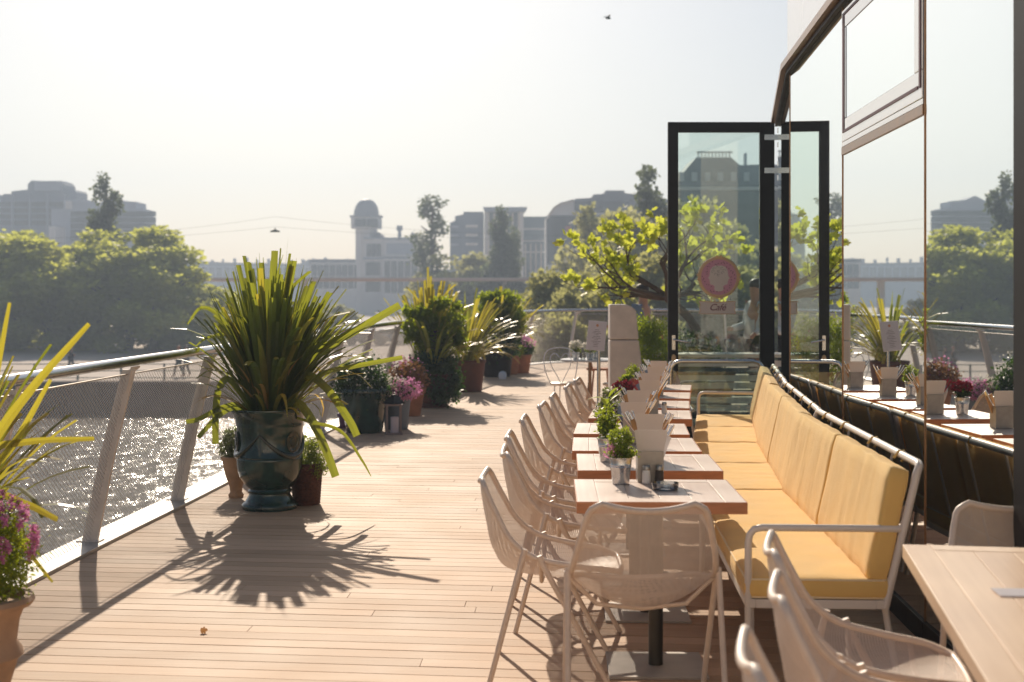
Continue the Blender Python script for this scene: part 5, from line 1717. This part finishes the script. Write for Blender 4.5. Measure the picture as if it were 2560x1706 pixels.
tree('poplar', 8, wx(972, 172), 172, -3.3, zt_of(560, 172)+3.3, 7, 'short dark poplar at the foot of the thin see-through tree', 'tree', None, 'poplar', 3000, .03)
tree('poplar', 5, wx(1152, 160), 160, -3.3, zt_of(482, 160)+3.3, 14.5, 'taller of two poplars before the flat-corniced block', 'tree', 'twin poplars before the flat-corniced block', 'poplar', 8000, .026, rz=2)
tree('poplar', 8, wx(1182, 161), 161, -3.3, zt_of(520, 161)+3.3, 8, 'shorter of two poplars before the flat-corniced block', 'tree', 'twin poplars before the flat-corniced block', 'poplar', 3000, .03, rz=1)
tree('airy', 9, wx(1490, 110), 110, -3.3, zt_of(385, 110)+3.3, 13, 'slender tree poking above the roofs beside the door frame', 'tree', None, 'poplar', 2600, .03)
for i, (dx, Y, dy, w_, v, lb) in enumerate(((1055, 165, 590, 14, 1, 'dark round tree left of the twin poplars'), (1105, 168, 592, 10, 2, 'dark round tree right below the blue-striped block'),
        (1245, 62, 655, 6.0, 0, 'olive green tree over the railing, first after the twin poplars'), (1310, 58, 636, 6.5, 1, 'olive green tree over the railing, below the rounded block'), (1385, 55, 640, 6.5, 2, 'olive green tree behind the menu stand'),
        (1455, 60, 630, 6.5, 3, 'olive green tree behind the cream pillar'), (1400, 120, 470, 12, 0, 'mid green tree before the rounded block'), (1460, 100, 505, 9, 2, 'mid green tree left of the door frame'),
        (1600, 110, 470, 12, 1, 'brownish green tree filling the upper door glass'), (1690, 105, 500, 12, 3, 'brownish green tree behind the hinge side of the door glass'), (1560, 60, 600, 8, 1, 'olive green tree behind the fig tree'), (1650, 58, 620, 8, 2, 'olive green tree seen under the pink medallion'), (1740, 60, 590, 8, 3, 'olive green tree at the hinge edge of the door glass'))):
    tree('round', v, wx(dx, Y), Y, -3.4, (zt_of(dy, Y)+3.4)*1.03, w_, lb, 'tree', None, 'tree2', 9000, .045, rz=i*.9)
# hedge-like growth just past the railing bend
for i, (dx, dy) in enumerate(((1215, 735), (1275, 728), (1340, 735), (1405, 730), (1470, 735))):
    tree('round', i % 4, wx(dx, 46), 46+i % 2, -3.4, (zt_of(dy, 46)+3.4)*1.02, 4.2, ['loose shrub past the railing bend, beside the potted pink flowers', 'loose shrub past the railing bend, over the wire chair', 'loose shrub past the railing bend, over the bistro table', 'loose shrub behind the menu board', 'loose shrub behind the cream pillar top'][i], 'shrub', 'loose shrubs past the railing bend', 'tree2', 9000, .045, rz=i)

# ------------------------------------------------------------------ buildings far off
def bldg(name, Y, label, cat='building'):
    return empty(name, (0, Y, -3.3), 0, label, cat)
def slab(par, pn, dx0, dx1, dyt, dyb, Y, m, depth=14, Yo=0, poly=None, bevel=0, label=None):
    """a block in front elevation between photo columns and rows at distance Y, 'depth' metres deep; dyb None = down to the ground"""
    Yf = Y+Yo
    depth = min(depth, 8)
    kf = depth/Yf
    def cx_(a):      # side walls turned to the viewer stay inside the block's own width
        return a-(a-1176.5)*kf*0 if a > 1176.5 else a-(1176.5-a)*kf*((a-dmin)/max(1, dmax-dmin))
    xs_ = [p[0] for p in poly] if poly else [dx0, dx1]
    dmin, dmax = min(xs_), max(xs_)
    if poly: poly = [(cx_(a), b) for a, b in poly]
    else: dx0, dx1 = cx_(dx0), cx_(dx1)
    zb = 0 if dyb is None else wz(dyb, Yf)+3.3
    if poly:
        pts = [(wx(a, Yf), wz(b, Yf)+3.3) for a, b in poly]
        pts = [(a, max(b, 0)) for a, b in pts]
        mb = MB().prism([(a, b) for a, b in pts], -depth, 0, M=Matrix.Translation((0, Yo, 0)) @ RX)
        # RX turns z into -y; front at y=0
    else:
        x0, x1, z1 = wx(dx0, Yf), wx(dx1, Yf), wz(dyt, Yf)+3.3
        mb = MB().box(((x0+x1)/2, Yo+depth/2, (zb+z1)/2), (x1-x0, depth, z1-zb))
    return mb.build(pn, m, par, label=label, bevel=bevel)
def windows(par, xs, ys, w_, h_, Y, Yo=0, m='winglass', name='window', proud=.12, hot=None):
    for y in ys:
        for x in xs:
            Yf = Y+Yo
            MB().box((wx(x, Yf), Yo-proud/2, wz(y, Yf)+3.3), (w_, proud, h_)).build(name, M[m] , par)

Y = 300
b = bldg('hotel_block', Y, 'dark grey tower block with stepped rounded roof at the frame edge')
slab(b, 'wall', -60, 20, 446, None, Y, M['greymid'], 30)
slab(b, 'wall', 3, 205, 0, None, Y, M['greydark'], 24, Yo=-2, poly=[(3, 800), (3, 454), (10, 446), (30, 446), (30, 440), (74, 436), (74, 424), (84, 415), (163, 418), (169, 423), (169, 433), (196, 436), (201, 441), (201, 800)])
slab(b, 'roof_storey', 78, 168, 416, 438, Y, M['greymid'], 10, Yo=-2.6)
windows(b, range(10, 196, 14), (470, 484, 498, 512), 2.0, 1.0, Y, -2)
for k in range(4):
    slab(b, 'stair_shaft', 27+k*40, 33+k*40, 446, None, Y, M['greymid'], 2, Yo=-3.5)
b = bldg('office_block', 280, 'pale blue-grey office block with stepped roofline behind the tall poplar')
slab(b, 'wall', 0, 0, 0, None, 280, M['greyblue'], 30, poly=[(117, 800), (117, 480), (150, 480), (150, 461), (200, 458), (245, 466), (275, 452), (300, 462), (334, 464), (334, 480), (352, 480), (357, 510), (357, 800)])
for y in (492, 506, 520, 534, 548):
    windows(b, [180+k*11.5 for k in range(15)], (y,), 3.0, 1.0, 280, 0, proud=.15)
slab(b, 'light_bay', 150, 172, 462, 480, 280, M['greylight'], 2, Yo=-.5)
slab(b, 'light_bay', 112, 150, 520, None, 280, M['greylight'], 6, Yo=-8)
# long row of old houses
b = bldg('terrace_row', 420, 'long low row of old town houses with chimneys on the skyline')
slab(b, 'wall', 370, 960, 612, None, 420, M['greymid'], 20)
slab(b, 'roof', 0, 0, 0, None, 420, M['slate'], 18, Yo=.5, poly=[(368, 616), (372, 598), (540, 604), (700, 606), (712, 597), (800, 596), (870, 600), (960, 600), (962, 616)])
for k in range(22):
    x = 380+k*26
    slab(b, 'chimney', x, x+5+(k*7) % 5, 592+(k*5) % 7, 606, 420, M['greymid'], 3, Yo=3+(k % 3))
windows(b, [385+k*17 for k in range(33)], (624, 640), 1.7, 2.2, 420)
b = bldg('terrace_row', 430, 'low row of old houses between the thin tree and the blue-striped block')
slab(b, 'wall', 955, 1060, 620, None, 430, M['greymid'], 20)
# observatory
Y = 300
b = bldg('observatory', Y, 'pale observatory building with a domed tower on its roof')
def cyl(par, pn, dx, dyt, dyb, rpx, m, Yo=0, n=8, rot=22.5, prof=None):
    Yf = Y+Yo; r_ = rpx*K/F*Yf
    z0, z1 = (0 if dyb is None else wz(dyb, Yf)+3.3), wz(dyt, Yf)+3.3
    pr = prof or [(0, z0), (r_, z0), (r_, z1), (0, z1)]
    return MB().lathe(pr, n, M=Matrix.Translation((wx(dx, Yf), Yo, 0)) @ Matrix.Rotation(R(rot), 4, 'Z')).build(pn, m, par, smooth=n > 12)
cyl(b, 'tower_shaft', 842, 527, None, 26, M['greylight'])
cyl(b, 'tower_gallery', 842, 500, 526, 37, M['greylight'])
cyl(b, 'gallery_cornice', 842, 496, 499.7, 40, M['copper'])
zz = wz(496, Y)+3.3; rr_ = 29*K/F*Y; hh = (496-458)*K/F*Y
domep = [(0, zz)]+[(rr_*math.cos(a)**.82, zz+hh*math.sin(a)) for a in np.linspace(0, R(84), 14)]+[(0, zz+hh*1.01)]
MB().lathe(domep, 36, M=Matrix.Translation((wx(842, Y), 0, 0))).build('dome', M['copper'], b, smooth=True)
windows(b, (822, 834), (512,), 1.3, 1.6, Y, -3.45); windows(b, (850, 862), (512,), 1.3, 1.6, Y, -3.45)
slab(b, 'wall', 838, 966, 548, None, Y, M['greylight'], 22, Yo=-4)
slab(b, 'cornice', 834, 970, 592, 596, Y, M['greymid'], 23, Yo=-4.6)
slab(b, 'cornice', 836, 968, 546, 549, Y, M['greymid'], 23, Yo=-4.6)
slab(b, 'wing', 880, 966, 595, None, Y, M['greylight'], 10, Yo=-8)
slab(b, 'upper_wall', 882, 958, 552, 590, Y, M['greylight'], 3, Yo=-5.5)
slab(b, 'recess_panel', 888, 950, 560, 584, Y, M['greymid'], 1, Yo=-5.7)
for (x0, x1, xm) in ((852, 892, 872), (940, 966, 948)):
    slab(b, 'roof', 0, 0, 0, None, Y, M['slate'], 8, Yo=-3, poly=[(x0, 548), (xm, 533), (x1, 548)])
cyl(b, 'roof_finial', 918, 525, 548, 4, M['greymid'], n=12)
cyl(b, 'roof_ball', 918, 519, 530, 7, M['greymid'], n=14)
windows(b, [848+k*11 for k in range(3)], (575,), .9, 2.6, Y, -4)
windows(b, [890+k*15.5 for k in range(5)], (618, 655), 1.1, 3.2, Y, -8)
windows(b, [846+k*11 for k in range(3)], (618, 655), 1.0, 2.8, Y, -4)
slab(b, 'low_wing', 712, 838, 604, None, Y, M['greylight'], 16, Yo=-1)
slab(b, 'low_wing_roof', 710, 838, 596, 603.5, Y, M['slate'], 14, Yo=-.6)
windows(b, [722+k*14 for k in range(8)], (622, 650), 1.1, 2.4, Y, -1)
# modern blocks
Y = 260
b = bldg('striped_block', Y, 'dark blue office block with pale window stripes')
slab(b, 'wall', 0, 0, 0, None, Y, M['greydark'], 16, poly=[(1034, 800), (1034, 512), (1046, 508), (1046, 497), (1066, 493), (1066, 487), (1112, 487), (1112, 800)])
for k, y in enumerate((520, 540, 561)):
    slab(b, 'window_band', 1070, 1098, y-3, y+3, Y, M['greylight'], .4, Yo=-.4)
    slab(b, 'window_band', 1036, 1054, y-1, y+4, Y, M['greymid'], .4, Yo=-.4)
b = bldg('corniced_block', 258, 'pale block with a wide flaring cornice behind the twin poplars')
slab(b, 'wall', 1113, 1203, 486, None, 258, M['greylight'], 16)
slab(b, 'cornice', 0, 0, 0, None, 258, M['greymid'], 18, Yo=-1.5, poly=[(1115, 486), (1109, 476), (1212, 476), (1205, 486)])
for k in range(6):
    slab(b, 'pilaster', 1120+k*14, 1124+k*14, 490, None, 258, M['buff'], .6, Yo=-.6)
windows(b, [1129+k*14 for k in range(5)], (500, 515, 530, 545, 560), 1.3, 1.9, 258)
b = bldg('blue_glass_block', 262, 'low blue glass block with pale piers beside the corniced block')
slab(b, 'wall', 1203, 1256, 498, None, 262, M['tealglass'], 14)
for y in (525, 552, 578):
    slab(b, 'floor_band', 1203, 1256, y, y+3, 262, M['greylight'], .5, Yo=-.5)
for x in (1206, 1218, 1230, 1242):
    slab(b, 'pier', x, x+3, 560, None, 262, M['buff'], .8, Yo=-.8)
b = bldg('rounded_block', 230, 'large cream block with a rounded shoulder and dark mansard roof')
slab(b, 'wall', 0, 0, 0, None, 230, M['greylight'], 24, poly=[(1254, 800), (1254, 502), (1262, 490), (1272, 476), (1288, 466), (1318, 458), (1322, 490), (1540, 490), (1540, 800)])
slab(b, 'mansard_roof', 0, 0, 0, None, 230, M['slate'], 22, Yo=.3, poly=[(1306, 487), (1322, 457), (1360, 455), (1364, 447), (1388, 446), (1392, 438), (1434, 438), (1436, 444), (1490, 450), (1540, 460), (1540, 490)])
slab(b, 'shoulder_trim', 0, 0, 0, None, 230, M['buff'], 24.6, Yo=-.3, poly=[(1254, 502), (1262, 490), (1272, 476), (1288, 466), (1318, 458), (1320, 462), (1292, 470), (1277, 480), (1266, 494), (1258, 504)])
slab(b, 'sign_panel', 1300, 1312, 520, 534, 230, M['redsign'], .5, Yo=-.6)
windows(b, [1270+k*17 for k in range(15)], (508, 530, 552, 574, 596), 1.9, 1.7, 230)
windows(b, [1330+k*15 for k in range(8)], (474,), 1.5, 1.5, 230, -.05)
b = bldg('ornate_palace', 150, 'ornate old corner building with a balustraded roof seen through the top of the door glass')
slab(b, 'wall', 1560, 1960, 432, None, 150, M['buff'], 20)
slab(b, 'roof', 0, 0, 0, None, 150, M['slate'], 18, Yo=.5, poly=[(1556, 431), (1566, 402), (1585, 380), (1600, 362), (1680, 362), (1700, 380), (1760, 378), (1960, 384), (1960, 431)])
slab(b, 'cornice', 1554, 1962, 430, 436, 150, M['greylight'], 1.2, Yo=-1.2)
for k in range(10):
    MB().box((wx(1606+k*8, 150), -.2+.7, wz(356, 150)+3.3), (.14, .14, .7)).build('roof_baluster', M['greylight'], b)
slab(b, 'roof_rail', 1602, 1684, 348, 351, 150, M['greylight'], .4, Yo=.3)
windows(b, [1572+k*22 for k in range(17)], (455, 495, 535), 1.4, 2.6, 150)
for k in range(6):
    slab(b, 'dormer', 1560+k*30, 1572+k*30, 396, 416, 150, M['greylight'], 4, Yo=.2)
slab(b, 'chimney', 1712, 1716, 352, 380, 150, M['greymid'], 1, Yo=3)
# tall modern tower only seen in reflections
b = bldg('glass_tower', 330, 'tall teal glass tower beyond the tree bank')
slab(b, 'wall', -260, -150, 300, None, 330, M['tealglass'], 30)
slab(b, 'wall', -235, -150, 270, 299.5, 330, M['tealglass'], 20)

# bridge with light parapet
b = empty('bridge', (0, 150, -3.3), 0, 'long low bridge with a pale parapet crossing the canal in the distance', 'bridge')
z = wz(641, 150)+3.3
MB().box((wx(900, 150), 3, z), (58, 6, .22)).build('parapet', M['bridge'], b)
MB().box((wx(900, 150), 3, z-.18), (58, 5, .13)).build('girder', M['bridge'], b)
for dx in (690, 1160):
    MB().box((wx(dx, 150), 3, (z-.26)/2), (.5, 2, z-.26)).build('pier', M['greylight'], b)
# cars on the far quay
def make_car(m, label):
    t = empty('parked_car', (0, 0, 0), 0, label, 'car', 'cars parked on the far quay')
    c = MB()
    sec = [(-2.1, .35), (-2.1, .85), (-1.6, .95), (-1.0, 1.42), (.5, 1.45), (1.15, .98), (1.95, .82), (2.1, .6), (2.1, .35)]
    c.prism(sec, -.85, .85, M=RX)
    c.build('body', m, t, bevel=.08, seg=2)
    g = MB(); g.prism([(-1.45, .98), (-.95, 1.36), (.45, 1.38), (1.0, 1.0)], -.86, .86, M=RX)
    g.build('side_window', M['winglass'], t)
    for x in (-1.3, 1.3):
        for y in (-.8, .8):
            w2 = MB().lathe([(0, -.1), (.32, -.1), (.32, .1), (0, .1)], 18, M=Matrix.Translation((x, y, .32)) @ RX)
            w2.build('wheel', M['tyre'], t)
    return t
c0 = make_car(M['carwhite'], 'white car')
c1 = make_car(M['cardark'], 'dark car')
cars = [(712, 128, 0), (800, 126, 0), (842, 126, 1), (905, 127, 0), (940, 130, 1), (1020, 128, 0), (1225, 120, 0), (670, 127, 1)]
cl_ = ['white car on the far quay just past the big flax plant', 'white car above the handrail, beneath the domed tower', 'dark car parked just beside the domed tower axis', 'white car beneath the observatory wing', 'dark car left of the second flax plant', 'white car behind the second flax plant', 'white car beyond the railing under the blue glass block', 'dark car hidden behind the big flax plant']
used = set()
for i, (dx, Yc, kind) in enumerate(cars):
    src = (c0, c1)[kind]
    o = src if kind not in used else copy_tree(src)
    used.add(kind)
    o.location = (wx(dx, Yc), Yc, -3.3); o.rotation_euler.z = R((i*37) % 50-25)
    o['label'] = cl_[i]
# shrubs standing on the sandy quay behind the balustrade
for i, (dx, Yc, h_) in enumerate(((590, 150, 4.4), (770, 160, 3.4), (1010, 160, 6.5), (1075, 158, 6.4), (1135, 158, 6.8), (520, 138, 4.6), (1185, 150, 6.0))):
    tree('round', i % 4, wx(dx, Yc), Yc, -3.5, h_, 7.0, ['dark tree on the sandy quay behind the flax plant tips', 'small dark tree left of the domed tower foot', 'dark tree rising behind the second flax plant', 'dark tree under the blue-striped block', 'dark tree at the foot of the twin poplars', 'dark tree at the end of the bank row', 'dark tree where the handrail starts to bend'][i], 'tree', 'dark trees on the sandy quay', 'tree2' if i < 2 or i == 5 else 'poplar', 6000, .05, rz=i)
